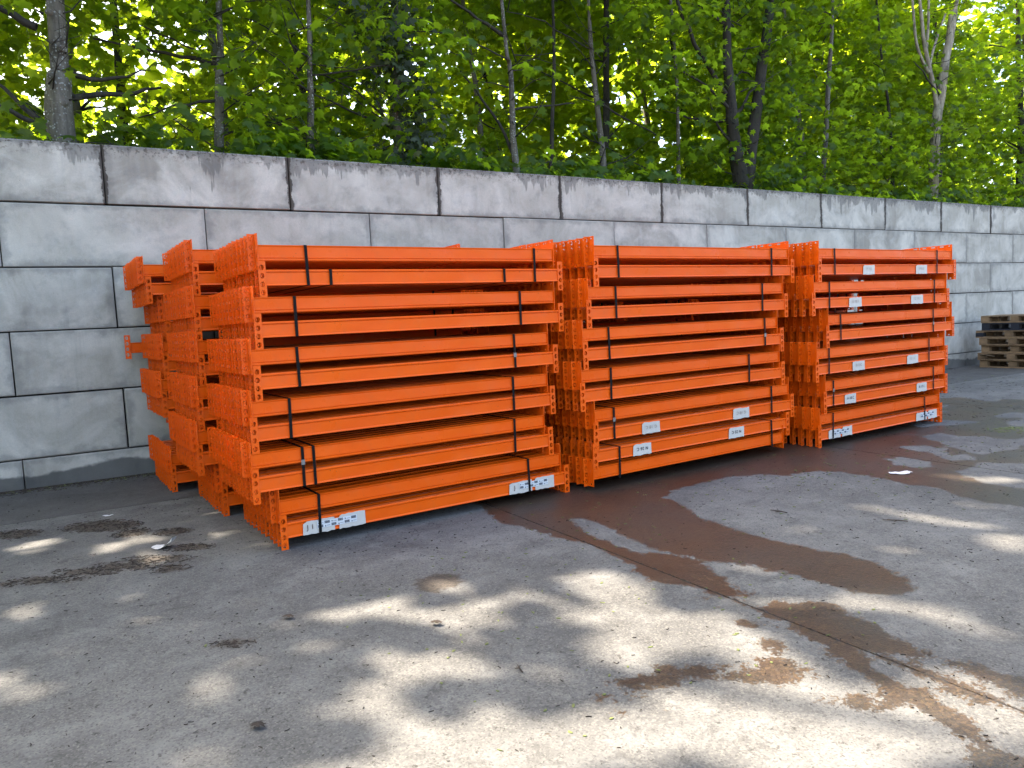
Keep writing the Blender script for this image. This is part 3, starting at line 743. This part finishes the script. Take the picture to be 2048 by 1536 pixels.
def smooth_path(pts, n):
    pts = [Vector(p) for p in pts]; out = []
    m = len(pts) - 1
    for i in range(n + 1):
        t = i / n * m; k = min(int(t), m - 1); f = t - k
        p0 = pts[max(k - 1, 0)]; p1 = pts[k]; p2 = pts[k + 1]; p3 = pts[min(k + 2, m)]
        out.append(.5 * ((2 * p1) + (p2 - p0) * f + (2 * p0 - 5 * p1 + 4 * p2 - p3) * f * f + (3 * p1 - p0 - 3 * p2 + p3) * f ** 3))
    return out
def trunk_obj(root, path, r0, r1, mat, name='trunk', n=22, wob=.22, sides=12):
    pts = smooth_path(path, n)
    for i, p in enumerate(pts[1:]):
        p.x += .025 * mnoise.noise(Vector((p.z * 1.1, path[0][0], 0))); p.y += .025 * mnoise.noise(Vector((p.z * 1.1, path[0][0], 9)))
    rad = [r0 + (r1 - r0) * (i / n) for i in range(n + 1)]
    rad[0] *= 1.25; rad[1] *= 1.08
    mb = MB(); mb.tube(pts, rad, sides, wob=wob)
    return link(name, mb.mesh(name, [mat], True), root), pts
def limb_obj(root, a, b, r0, r1, mat, sag=.0, name='branch'):
    a, b = Vector(a), Vector(b); m = (a + b) / 2 + Vector((random.uniform(-.12, .12), random.uniform(-.12, .12), sag))
    pts = smooth_path([a, m, b], 8)
    for p in pts[1:-1]: p += Vector((random.uniform(-.02, .02), random.uniform(-.02, .02), random.uniform(-.02, .02)))
    mb = MB(); mb.tube(pts, [r0 + (r1 - r0) * i / 8 for i in range(9)], 6)
    return link(name, mb.mesh(name, [mat], True), root)

TREES = []       # (root, x, y, leafmat)
TG = 'young maple trees growing behind the block wall'
def tree(label, path, r0, r1, mat, top=13.0, limbs=5, group=TG, name='maple_tree', extra=(), seed=0, canopy=True, sides=12):
    random.seed(1000 + seed)
    base = Vector(path[0]); root = link(name, None, loc=(0, 0, 0))
    tag(root, label, 'tree', group)
    p0 = (base.x + random.uniform(-.05, .05), base.y, 2.78 if base.y > 9 else -.02)
    last = Vector(path[-1]); d = (last - Vector(path[-2])).normalized() if len(path) > 1 else Vector((0, 0, 1))
    d = (d * .5 + Vector((0, 0, .5))).normalized()
    topv = last + d * max(.5, (top - last.z) / max(.4, d.z)) if canopy else last
    full = [p0] + [tuple(p) for p in path] + ([tuple(topv)] if canopy else [])
    _, pts = trunk_obj(root, full, r0, r1 if not canopy else r1 * .35, mat, sides=sides)
    for k in range(limbs):
        i = random.randrange(int(len(pts) * .22), len(pts) - 3); p = pts[i]
        a = random.uniform(-.25, math.pi + .25); l = random.uniform(.7, 1.9)
        q = p + Vector((math.cos(a) * l, math.sin(a) * l * .8, random.uniform(.1, .9)))
        if q.y < 8.6: q.y = 8.7
        limb_obj(root, p, q, max(.012, r0 * .22), .006, M_BARK_DARK, sag=random.uniform(-.1, .2))
    for e in extra: limb_obj(root, *e)
    TREES.append([root, base.x, base.y])
    return root

t1 = tree('thick pale lichen-spotted maple trunk at the far left, rising from the wall top', [(.16, 9.7, 3.58), (.19, 9.7, 4.25), (.21, 9.7, 5.04)], .185, .15, M_BARK_PALE, limbs=7, seed=1,
          extra=[((.02, 9.75, 4.75), (-.9, 9.8, 5.3), .045, .02, M_BARK_DARK), ((.3, 9.8, 4.05), (1.25, 10.1, 4.35), .04, .012, M_BARK_DARK)])
# branch scars on the thick trunk
for (x, z, r) in ((.15, 4.86, .04), (.24, 4.50, .045), (.12, 4.20, .045), (.20, 3.92, .045)):
    mb = MB(); dx_ = x - .17; yy_ = 9.70 - math.sqrt(max(.001, .160 ** 2 - dx_ ** 2))
    T_ = np.linspace(0, 2 * math.pi, 11)[:-1]
    ring = [(x + math.cos(t) * r * 1.1, yy_ + .025, z + math.sin(t) * r * .9) for t in T_]
    ring2 = [(x + math.cos(t) * r * .75, yy_ - .002, z + math.sin(t) * r * .5) for t in T_]
    mb.add(ring + ring2 + [(x, yy_ + .006, z)], [(i, (i + 1) % 10, 10 + (i + 1) % 10, 10 + i) for i in range(10)] + [(10 + i, 10 + (i + 1) % 10, 20) for i in range(10)])
    link('knot', mb.mesh('knot', [M_BARK_PALE], True), t1)
tree('slim pale straight maple trunk, second from the left', [(1.88, 10.2, 3.75), (1.98, 10.2, 4.8), (2.02, 10.2, 5.54)], .075, .068, M_BARK_PALE, seed=2,
     extra=[((1.93, 10.2, 4.75), (.6, 10.6, 5.0), .03, .01, M_BARK_DARK), ((1.9, 10.2, 4.3), (1.0, 10.4, 4.05), .02, .008, M_BARK_DARK)])
tree('slim straight maple trunk rising above the third top block of the wall', [(2.93, 9.8, 3.61), (2.99, 9.8, 4.62), (3.04, 9.8, 5.56)], .058, .050, M_BARK_PALE, seed=3)
t4 = tree('dull maple trunk wrapped in hanging grey-green leaves', [(4.23, 10.0, 3.64), (4.25, 10.0, 4.69), (4.33, 10.0, 5.93)], .085, .07, M_BARK_PALE, seed=4)
tree('slightly curved light grey maple trunk near the centre of the wood', [(6.16, 10, 3.8), (6.13, 10, 4.6), (6.12, 10, 5.21), (6.04, 10, 6.14)], .062, .050, M_BARK_PALE, seed=5,
     extra=[((6.1, 10, 5.6), (5.2, 10.2, 6.15), .035, .015, M_BARK_DARK), ((6.1, 10, 4.55), (7.6, 10.4, 4.9), .022, .01, M_BARK_DARK), ((6.15, 10.05, 3.9), (5.55, 10.5, 5.2), .03, .012, M_BARK_DARK)])
tree('thin mottled maple trunk right of the curved grey one', [(8.31, 10.6, 4.23), (8.2, 10.6, 5.32), (8.12, 10.6, 6.39), (8.12, 10.6, 6.72)], .062, .05, M_BARK_PALE, seed=6,
     extra=[((8.2, 10.5, 5.0), (9.4, 10.2, 4.4), .02, .01, M_BARK_DARK)])
t7 = tree('dark maple with two thick stems parting just above the wall', [(10.85, 9.8, 3.58), (10.68, 9.8, 4.5), (10.60, 9.8, 5.4), (10.56, 9.8, 6.83)], .17, .12, M_BARK_DARK, seed=7, limbs=6,
          extra=[((10.5, 9.8, 5.2), (9.2, 9.7, 6.7), .05, .03, M_BARK_DARK)])
trunk_obj(t7, [(10.95, 9.85, 3.1), (11.0, 9.8, 3.63), (11.32, 9.8, 5.18), (11.62, 9.8, 6.47), (11.8, 9.8, 8.2), (12, 9.9, 11)], .14, .05, M_BARK_DARK, name='stem')
tree('thin pale leaning maple trunk between the double stem and the broken tree', [(14.08, 10.5, 3.9), (14.28, 10.5, 5.68), (14.48, 10.5, 7.75)], .075, .06, M_BARK_PALE, seed=8)
t9 = tree('broken pale tree with bare forked limbs at the right', [(17.13, 9.9, 3.62), (17.25, 9.9, 5.28), (17.5, 9.9, 6.19), (17.9, 9.9, 7.67), (17.92, 9.9, 7.9)], .115, .08, M_BARK_DEAD, seed=9, canopy=False, limbs=1, name='broken_tree', group='trees behind the block wall')
for pth, a_, b_ in (([(17.3, 9.9, 5.6), (16.98, 9.9, 6.56), (16.75, 9.9, 7.2), (16.54, 9.9, 8.4)], .055, .03), ([(16.95, 9.9, 6.4), (16.41, 9.85, 7.01), (16.12, 9.8, 8.3)], .038, .02),
                    ([(17.0, 9.9, 6.5), (17.4, 9.95, 7.27), (17.8, 10, 7.82)], .03, .02), ([(16.9, 9.9, 6.8), (16.95, 9.9, 7.6), (17.0, 9.9, 8.6)], .032, .02), ([(17.9, 9.9, 7.6), (18.1, 9.9, 8.2), (18.1, 9.9, 9.2)], .05, .03)):
    trunk_obj(t9, pth, a_, b_, M_BARK_DEAD, name='limb', sides=8)

# further trunks between and beyond the first ones, each with its own crown
far = [(-1.6, 11.0, .10), (-3.6, 10.4, .14), (1.0, 12.6, .09), (2.6, 13.2, .10), (3.5, 11.6, .07), (5.2, 12.4, .12), (7.2, 12.8, .08), (7.4, 10.9, .05), (9.3, 11.9, .11), (9.7, 10.2, .045), (12.6, 11.4, .06), (12.9, 13.2, .12),
       (15.6, 12.1, .11), (16.4, 10.4, .05), (18.9, 10.8, .10), (19.8, 12.6, .14), (21.5, 10.2, .12), (22.5, 13.6, .13), (-6.5, 10.2, .15), (-5.0, 13.2, .15), (-9.0, 11.0, .16), (25.0, 11.5, .15), (4.6, 15.5, .15), (9.5, 16.0, .16), (15.0, 16.5, .16), (21.0, 17.0, .18), (27.5, 15.5, .18), (0.5, 16.0, .15), (-9.5, 6.8, .16), (-11.0, 3.0, .18), (-10.2, -.2, .17)]
places = ['far left edge of the wood', 'left edge', 'gap behind the first two trunks', 'gap right of the second trunk', 'shade right of the third trunk', 'shade behind the leaf-wrapped trunk', 'gap right of the curved trunk', 'thin saplings right of the curved trunk', 'shade left of the double stem', 'edge left of the double stem', 'gap right of the double stem', 'shade right of the double stem', 'shade left of the broken tree', 'edge left of the broken tree', 'gap right of the broken tree', 'shade right of the broken tree', 'right edge of the wood', 'far right edge of the wood',
          'wood beyond the left end of the view', 'deep wood beyond the left end', 'outermost left end of the wood', 'outermost right end of the wood', 'back row behind the leaf-wrapped trunk', 'back row behind the double stem', 'back row left of the broken tree', 'back row right of the broken tree', 'back row at the right edge', 'back row at the left', 'unseen left side of the yard, added for shade nearest the wall', 'unseen left side of the yard, middle of those added for shade', 'unseen left side of the yard, nearest of those added for shade']  # left-yard trees are unseen, added to dim sky light on the stack ends
for i, (x, y, r) in enumerate(far):
    lean = random.uniform(-.5, .5)
    tree('dark slender maple standing in the %s' % places[i], [(x, y, 3.8 if y > 9 else 2.0), (x + lean * .4, y, 5.5), (x + lean, y + .2, 8)], r, r * .8, M_BARK_DARK if i % 3 else M_BARK_PALE, limbs=3, seed=20 + i, sides=8, top=random.uniform(11, 14.5))

# --- foliage, sampled over the wood and given to the nearest tree
tx = np.array([[t[1], t[2]] for t in TREES]); crowns = {i: [] for i in range(len(TREES))}
def add_leaves(P, tone, size, tilt, template, key, outward=None):
    nrm, tip = orient(len(P), *tilt, outward)
    own = np.argmin(((P[:, None, :2] - tx[None]) ** 2).sum(-1), 1)
    for i in range(len(TREES)):
        m_ = own == i
        if m_.any(): crowns[i].append((key, P[m_], size[m_], nrm[m_], tip[m_], tone[m_]))
def clear_trunks(P, tone):
    """keep the pale trunks partly free of leaves in front"""
    keep = np.ones(len(P), bool)
    for (x, y, z0, z1, w, f) in ((.19, 9.7, 2.8, 5.3, .22, .97), (1.97, 10.2, 3.2, 6, .10, .8), (2.98, 9.8, 3, 6, .10, .75), (6.12, 10, 3.3, 6.5, .10, .85), (10.7, 9.8, 3.2, 6, .24, .8), (11.25, 9.8, 3.4, 6.5, .22, .7), (8.2, 10.6, 4, 6, .1, .6), (14.2, 10.5, 4, 7, .15, .6), (17.2, 9.9, 3, 5.0, .2, .6), (16.9, 9.9, 5.4, 9, .8, .93), (17.8, 9.9, 5.8, 9, .35, .9)):
        tt = P[:, 1] / y                       # same line of sight from the yard
        xx = P[:, 0] / tt; zz = 1.366 + (P[:, 2] - 1.366) / tt
        hit = (P[:, 1] < y) & (np.abs(xx - x) < w) & (zz > z0) & (zz < z1) & (RNG.uniform(0, 1, len(P)) < f)
        keep &= ~hit
    return P[keep], tone[keep]
# front sprays
P, tn, _, _ = scatter(-2.5, 22, 9.15, 12.2, 3.0, 8.8, 7200, 9, .30, .05, .45, -.12, 3)
k = P[:, 2] < 3.6 + (P[:, 0] + 3) * .25 + 1.6 + (P[:, 1] - 9) * .5
P, tn = P[k], tn[k]; P, tn = clear_trunks(P, tn)
add_leaves(P, tn, RNG.uniform(.075, .155, len(P)), (.2, 1.35), LEAF_FULL, 'full', None)
# low sprays along the wall top
P, tn, _, _ = scatter(-2.5, 22, 9.1, 10.2, 2.95, 3.75, 1500, 9, .28, .05, .8, -.05, 8)
P, tn = clear_trunks(P, tn)
add_leaves(P, tn, RNG.uniform(.09, .17, len(P)), (.3, 1.3), LEAF_FULL, 'full', -np.pi / 2)
# second depth
P, tn, _, _ = scatter(-3, 28, 12.2, 17, 2.95, 10.5, 6400, 9, .42, .07, .35, -.09, 5)
add_leaves(P, tn, RNG.uniform(.13, .22, len(P)), (.2, 1.35), LEAF_MID, 'mid')
# back of the wood
P, tn, _, _ = scatter(-4, 46, 17, 26, 2.9, 13.5, 7000, 9, .65, .12, .22, -.07, 7)
add_leaves(P, tn, RNG.uniform(.2, .34, len(P)), (.2, 1.35), LEAF_LOW, 'low')
# the high canopy that shades the yard; leaves along chosen sun rays are taken out to place sun patches
SPOTS = [(0.14, 5.47, 0.05), (-0.23, 5.99, 0.05), (0.83, 5.36, 0.03), (0.35, 4.39, 0.02), (-0.27, 4.47, 0.02), (1.25, 3.98, 0.02), (0.92, 3.44, 0.03), (1.13, 3.32, 0.05), (1.33, 3.27, 0.03), (0.08, 3.34, 0.02), (0.36, 3.11, 0.03), (-0.08, 3.79, 0.01), (1.17, 2.69, 0.03), (1.28, 2.52, 0.04), (0.75, 2.5, 0.04), (0.89, 2.46, 0.03), (1.06, 2.11, 0.05), (1.24, 1.91, 0.06), (1.55, 1.72, 0.08), (1.94, 1.55, 0.09), (2.25, 1.33, 0.11), (2.67, 1.39, 0.08), (2.5, 1.18, 0.08), (1.68, 1.53, 0.07), (1.96, 1.3, 0.09), (2.28, 3.15, 0.02), (1.88, 3.15, 0.02), (2.24, 2.66, 0.04), (1.93, 2.67, 0.03), (2.26, 2.35, 0.04), (2.33, 2.11, 0.04), (2.31, 1.89, 0.05), (2.24, 1.7, 0.05), (1.99, 2.25, 0.02), (1.93, 1.8, 0.05), (2.98, 2.69, 0.03), (3.42, 3.32, 0.02), (3.52, 2.6, 0.02), (4.55, 3.13, 0.03), (4.56, 2.85, 0.04), (4.58, 2.6, 0.05), (4.61, 2.29, 0.06), (5.1, 2.64, 0.05), (4.4, 2.09, 0.04), (5.85, 3.1, 0.05), (5.93, 2.85, 0.05), (3.83, 2.46, 0.03), (3.88, 2.28, 0.02), (3.18, 1.56, 0.04), (3.77, 3.0, 0.02), (0.39, 3.77, 0.02), (0.59, 3.17, 0.01)]
def lanes(P, tone):
    d = np.array(sun_dir); keep = np.ones(len(P), bool)
    for i, (x, y, r) in enumerate(SPOTS):
        w = P - np.array([x, y, 0]); t = w @ d
        q = w - t[:, None] * d; dist = np.linalg.norm(q, axis=1)
        keep &= dist > r * 1.25 + .10
    return P[keep], tone[keep]

P, tn, _, _ = scatter(-15, 13, 9, 19.5, 8.2, 13.4, 6600, 9, .36, .08, .75, .02, 9)
P, tn = lanes(P, tn)
add_leaves(P, tn, RNG.uniform(.20, .33, len(P)), (.0, .9), LEAF_LOW, 'low')
P, tn, _, _ = scatter(-3.0, 9, 9, 17, 12.3, 16.5, 3600, 9, .38, .08, .75, .02, 9)
P, tn = lanes(P, tn)
add_leaves(P, tn, RNG.uniform(.20, .33, len(P)), (.0, .9), LEAF_LOW, 'low')
P, tn, _, _ = scatter(-15, -7.5, -1, 9, 2.5, 12.0, 4200, 9, .5, .10, .42, .0, 9)  # unseen foliage added left of the yard, to block sky from that side
add_leaves(P, tn, RNG.uniform(.20, .33, len(P)), (.0, 1.2), LEAF_LOW, 'low')
P, tn, _, _ = scatter(8, 27, 9.5, 18, 8.8, 13.5, 2900, 9, .55, .10, .42, -.02, 9)
add_leaves(P, tn, RNG.uniform(.20, .33, len(P)), (.0, .9), LEAF_LOW, 'low')
tmpl = {'full': LEAF_FULL, 'mid': LEAF_MID, 'low': LEAF_LOW}
for i, t in enumerate(TREES):
    byk = {}
    for (key, *arr) in crowns[i]: byk.setdefault(key, []).append(arr)
    for key, lst in byk.items():
        Pp, sz, nr, tp, tn = [np.concatenate([a[j] for a in lst]) for j in range(5)]
        me = leaves_mesh('crown', Pp, sz, nr, tp, tn, tmpl[key], M_LEAF if key == 'full' else M_LEAF_FAR)
        tag(link('crown', me, t[0]), kind='stuff')

# thin bare twigs among the front sprays, a few to each front tree
random.seed(77)
for i in range(9):
    root, x, y = TREES[i]; mb = MB()
    for q in range(16):
        a = random.uniform(0, 6.28); z = random.uniform(3.2, 5.6 + x * .15); l = random.uniform(.4, 1.2)
        p = Vector((x + random.uniform(-.1, .1), y, z)); e = p + Vector((math.cos(a) * l, -abs(math.sin(a)) * l * .7, random.uniform(-.15, .5)))
        e.y = max(e.y, 9.05); mid_ = (p + e) / 2 + Vector((0, 0, random.uniform(-.1, .12)))
        mb.tube([p, mid_, e], [.012, .008, .003], 5)
        for s_ in range(2):
            f = mid_.lerp(e, random.random()); mb.tube([f, f + Vector((random.uniform(-.3, .3), random.uniform(-.1, .1), random.uniform(-.1, .35)))], [.005, .002], 4)
    tag(link('twigs', mb.mesh('twigs', [M_BARK_DARK], True), root), kind='stuff')

# leaves hanging round the wrapped trunk
N = 800
zz = RNG.uniform(3.0, 6.6, N); a = RNG.uniform(0, 2 * np.pi, N); rr = np.abs(RNG.normal(.12, .16, N)) + .05
P = np.stack([4.25 + np.cos(a) * rr * 1.5 + .15 * np.sin(zz * 2), 9.85 + np.sin(a) * rr, zz], 1)
nrm, tip = orient(N, .9, 1.5, -np.pi / 2)
me = leaves_mesh('hanging_leaves', P, RNG.uniform(.07, .12, N), nrm, tip, RNG.uniform(0, 1, N), LEAF_FULL, M_LEAF_IVY)
tag(link('hanging_leaves', me, t4), kind='stuff')

# shrubs spilling over the wall top, with their own leaves and stems
shr = [(1.2, .55, 'low maple seedling clump behind the wall, right of the thick pale trunk'), (2.45, .75, 'bright drooping maple shrub reaching over the wall between second and third trunks'), (4.9, .5, 'low dark shrub on the wall top right of the leaf-wrapped trunk'),
       (6.9, .55, 'reddish-green shrub on the wall top right of the curved grey trunk'), (8.6, .75, 'dense dull green shrub overhanging the stained blocks'), (10.1, .55, 'small leafy shrub at the left foot of the double stem'), (11.9, .7, 'leafy shrub at the right foot of the double stem'),
       (15.2, .75, 'broad bright green shrub left of the broken tree'), (18.3, .6, 'shrub at the right foot of the broken tree'), (19.8, .7, 'last shrub on the wall top at the right edge of the view')]
for j, (x, s_, lab) in enumerate(shr):
    root = link('shrub', None, loc=(x, 9.25, 2.85)); tag(root, lab, 'shrub', 'shrubs along the wall top')
    N = int(420 * s_)
    u = RNG.normal(0, 1, (N, 3)); u /= np.linalg.norm(u, axis=1)[:, None]; u[:, 2] = np.abs(u[:, 2])
    rad_ = RNG.uniform(.35, 1, N)[:, None]
    Q = u * rad_ * np.array([.85 * s_ + .2, .5, .85 * s_ + .12]); Q[:, 1] = Q[:, 1] * .8 - .05
    Q[:, 2] += .02
    nrm, tip = orient(N, .4, 1.3, -np.pi / 2)
    me = leaves_mesh('foliage', Q, RNG.uniform(.07, .13, N), nrm, tip, RNG.uniform(.2, 1, N), LEAF_FULL, M_LEAF)
    tag(link('foliage', me, root), kind='stuff')
    mb = MB()
    for q in range(6):
        e = (random.uniform(-.5, .5) * s_, random.uniform(-.3, .3), random.uniform(.4, .8) * s_)
        mb.tube([(random.uniform(-.1, .1), .1, -.1), (e[0] * .5, e[1] * .5, e[2] * .6), e], [.012, .008, .004], 5)
    link('stems', mb.mesh('stems', [M_BARK_DARK], True), root)

# single leaves one can pick out at the front of the wood
lm = []
for s_ in range(6):
    N1 = 1; nr, tp = orient(N1, .5, 1.2, -np.pi / 2)
    me = leaves_mesh('leaf', np.zeros((1, 3)), np.array([.13]), nr, tp, np.array([RNG.uniform(.3, .9)]), LEAF_FULL, M_LEAF); lm.append(me)
for i in range(9):
    root, x, y = TREES[i]
    for q in range(30):
        a = random.uniform(-1.3, 1.3)
        link('leaf', random.choice(lm), root, loc=(x + a, 9.12 + random.uniform(0, .5), random.uniform(3.3, 4.4 + x * .12)), rot=(random.uniform(-.5, .5), random.uniform(-.5, .5), random.uniform(-1, 1)), scale=(random.uniform(.8, 1.25),) * 3)

# moss and crumbs along the top edge of the wall
mb = MB()
for i in range(1500):
    x = random.uniform(-2.5, 22); y = 8.36 + abs(random.gauss(0, .04)); z = 3.235; s_ = random.uniform(.006, .024)
    mb.add([(x - s_, y, z), (x + s_, y - s_ * .6, z), (x + s_ * .3, y + s_, z), (x, y, z + s_ * random.uniform(.4, 1.0))], [(0, 1, 3), (1, 2, 3), (2, 0, 3)])
M_MOSS = simple('moss', (0.035, 0.040, 0.014), 0.95, 0.5, 20)
tag(link('moss', mb.mesh('moss', [M_MOSS])), 'dark moss and crumbs along the top edge of the block wall', 'moss', kind='stuff')

# ------------------------------------------------------------------ litter on the yard
random.seed(5)
def flecks(name, items, mats, label, cat):
    mb = MB()
    for (x, y, l, w, mi) in items:
        a = random.uniform(0, math.pi); c, s_ = math.cos(a), math.sin(a); h = random.uniform(.0008, .0022); b = random.uniform(-.4, .4) * l
        pts = [(-l/2, -w/2*.4), (0 , -w/2 + b*.3), (l/2, -w*.2), (l/2, w*.2), (0, w/2 + b*.3), (-l/2, w/2*.4)]
        lo = [(x + c*u - s_*v, y + s_*u + c*v, .0005) for u, v in pts]; hi = [(p[0], p[1], h + random.uniform(0, .0025)) for p in lo]
        mb.add(lo + hi, [(6,7,10,11), (7,8,9,10), (0,1,7,6), (1,2,8,7), (2,3,9,8), (3,4,10,9), (4,5,11,10), (5,0,6,11)], mi)
    return tag(link(name, mb.mesh(name, mats)), label, cat, kind='stuff')
it = []
for (x, y, a, b, t) in E_dirt:
    for q in range(int(900 * a * b * 6) + 20):
        r_ = math.sqrt(random.random()) * 1.15; th = random.uniform(0, 6.283); u, v = r_ * math.cos(th) * a, r_ * math.sin(th) * b
        it.append((x + u * math.cos(t) - v * math.sin(t), y + u * math.sin(t) + v * math.cos(t), random.uniform(.008, .035), random.uniform(.002, .007), 0))
flecks('leaf_litter', it, [M_LITTER], 'dark rotting leaf litter and twigs in patches left of the stacks', 'leaf litter')
it = []
for q in range(5200):
    x = random.uniform(-1.5, 9); y = random.uniform(.9, 6.8) if random.random() < .8 else random.uniform(3, 8.2)
    if mnoise.noise(Vector((x * 1.3, y * 1.3, 4))) < random.uniform(-.5, .35): continue
    it.append((x, y, random.uniform(.004, .022), random.uniform(.0015, .005), 0 if random.random() < .975 else 1))
flecks('twigs', it, [M_LITTER, M_LITTERGREEN], 'small twigs, seeds and crumbs scattered over the yard concrete', 'twigs')
it = []
for q in range(1800):
    x = random.uniform(-1.2, .7) if q % 3 else random.uniform(8.5, 15); y = 8.31 - abs(random.gauss(0, .11)); it.append((x, y, random.uniform(.01, .04), random.uniform(.003, .010), 0 if random.random() < .9 else 1))
for q in range(500): it.append((random.uniform(7.8, 14), random.uniform(4.5, 7.8), random.uniform(.012, .05), random.uniform(.004, .014), 0 if random.random() < .85 else 1))
flecks('drifted_debris', it, [M_LITTER, M_LITTERGREEN], 'dead leaves and grit drifted along the foot of the block wall', 'debris')
it = []
for q in range(260):
    x = random.gauss(5.2, 1.6); y = random.gauss(3.9, .5); it.append((x, y, random.uniform(.012, .03), random.uniform(.006, .014), 1))
for q in range(110): it.append((random.uniform(1, 3.2), random.uniform(1.8, 4), random.uniform(.01, .025), random.uniform(.005, .012), 1))
for q in range(60): it.append((random.gauss(8.3, .12), random.gauss(4.0, .08), random.uniform(.03, .07), random.uniform(.01, .03), 1))
flecks('fallen_blossom', it, [M_LITTER, M_LITTERGREEN], 'yellow-green fallen blossom and leaflets on the wet concrete', 'blossom')
# curled dead leaves and forked twigs that can be told apart
dl = [(.80, 3.55, .022, 'brown curled dead leaf left of the small leaf heap'), (.46, 2.62, .022, 'yellow-brown dead leaf near the left bottom of the yard'), (1.34, 3.05, .022, 'brown dead leaf lying in the sunlit patch')]
for x, y, s_, lab in dl:
    o = link('dead_leaf', leaves_mesh('dead_leaf', np.zeros((1, 3)), np.array([s_ * 2]), np.array([[.1, .1, .98]]), np.array([[.7, .7, 0.]]), np.array([.9]), LEAF_FULL, M_LITTER), loc=(x, y, .02)); tag(o, lab, 'leaf', 'dead leaves')
def twig(x, y, s_, lab):
    mb = MB(); mb.tube([(-s_, 0, .006), (-.2 * s_, .12 * s_, .012), (s_, -.1 * s_, .006)], [.003, .004, .002], 5)
    mb.tube([(-.2 * s_, .12 * s_, .012), (.2 * s_, .5 * s_, .007)], [.003, .0015], 5); mb.tube([(.3 * s_, 0, .01), (.6 * s_, -.4 * s_, .006)], [.0025, .0012], 5)
    o = link('twig', mb.mesh('twig', [M_LITTER], True), loc=(x, y, 0), rot=(0, 0, random.uniform(0, 3))); tag(o, lab, 'twig', 'forked twigs')
twig(1.42, 2.45, .035, 'forked dark twig on the pale concrete near the bottom centre')
twig(4.35, 2.75, .07, 'forked dark twig right of the long wet stain')
twig(4.0, 3.35, .06, 'dark twig above the long wet stain')
# scraps of paper
def scrap(x, y, w, d, lift, lab, rz):
    V = []; F = []; nx_, ny_ = 6, 4
    for j in range(ny_ + 1):
        for i in range(nx_ + 1):
            u, v = i / nx_, j / ny_
            V.append(((u - .5) * w + .01 * math.sin(v * 7), (v - .5) * d + .008 * math.sin(u * 9), .004 + lift * max(0, (u - .55)) ** 1.5 * 2 + .004 * math.sin(u * 8 + v * 5) ** 2))
    F = [(j * (nx_ + 1) + i, j * (nx_ + 1) + i + 1, (j + 1) * (nx_ + 1) + i + 1, (j + 1) * (nx_ + 1) + i) for j in range(ny_) for i in range(nx_)]
    F = [f for k_, f in enumerate(F) if k_ not in (0, nx_ - 1)]
    o = link('paper_scrap', mesh_from('paper_scrap', V, F, [M_STICKER], True), loc=(x, y, 0), rot=(0, 0, rz)); tag(o, lab, 'paper', 'paper scraps on the yard')
scrap(.43, 5.29, .14, .09, .09, 'crumpled white paper scrap lying in the leaf litter at the left', -.6)
scrap(5.63, 3.51, .16, .09, .01, 'flat white paper scrap on the wet concrete at the right', -.5)
scrap(.17, 6.53, .08, .03, .01, 'tiny white paper shred near the apron at the left', -.6)
scrap(12.9, 7.35, .16, .12, .06, 'white paper scrap by the foot of the wall near the pallets', .3)
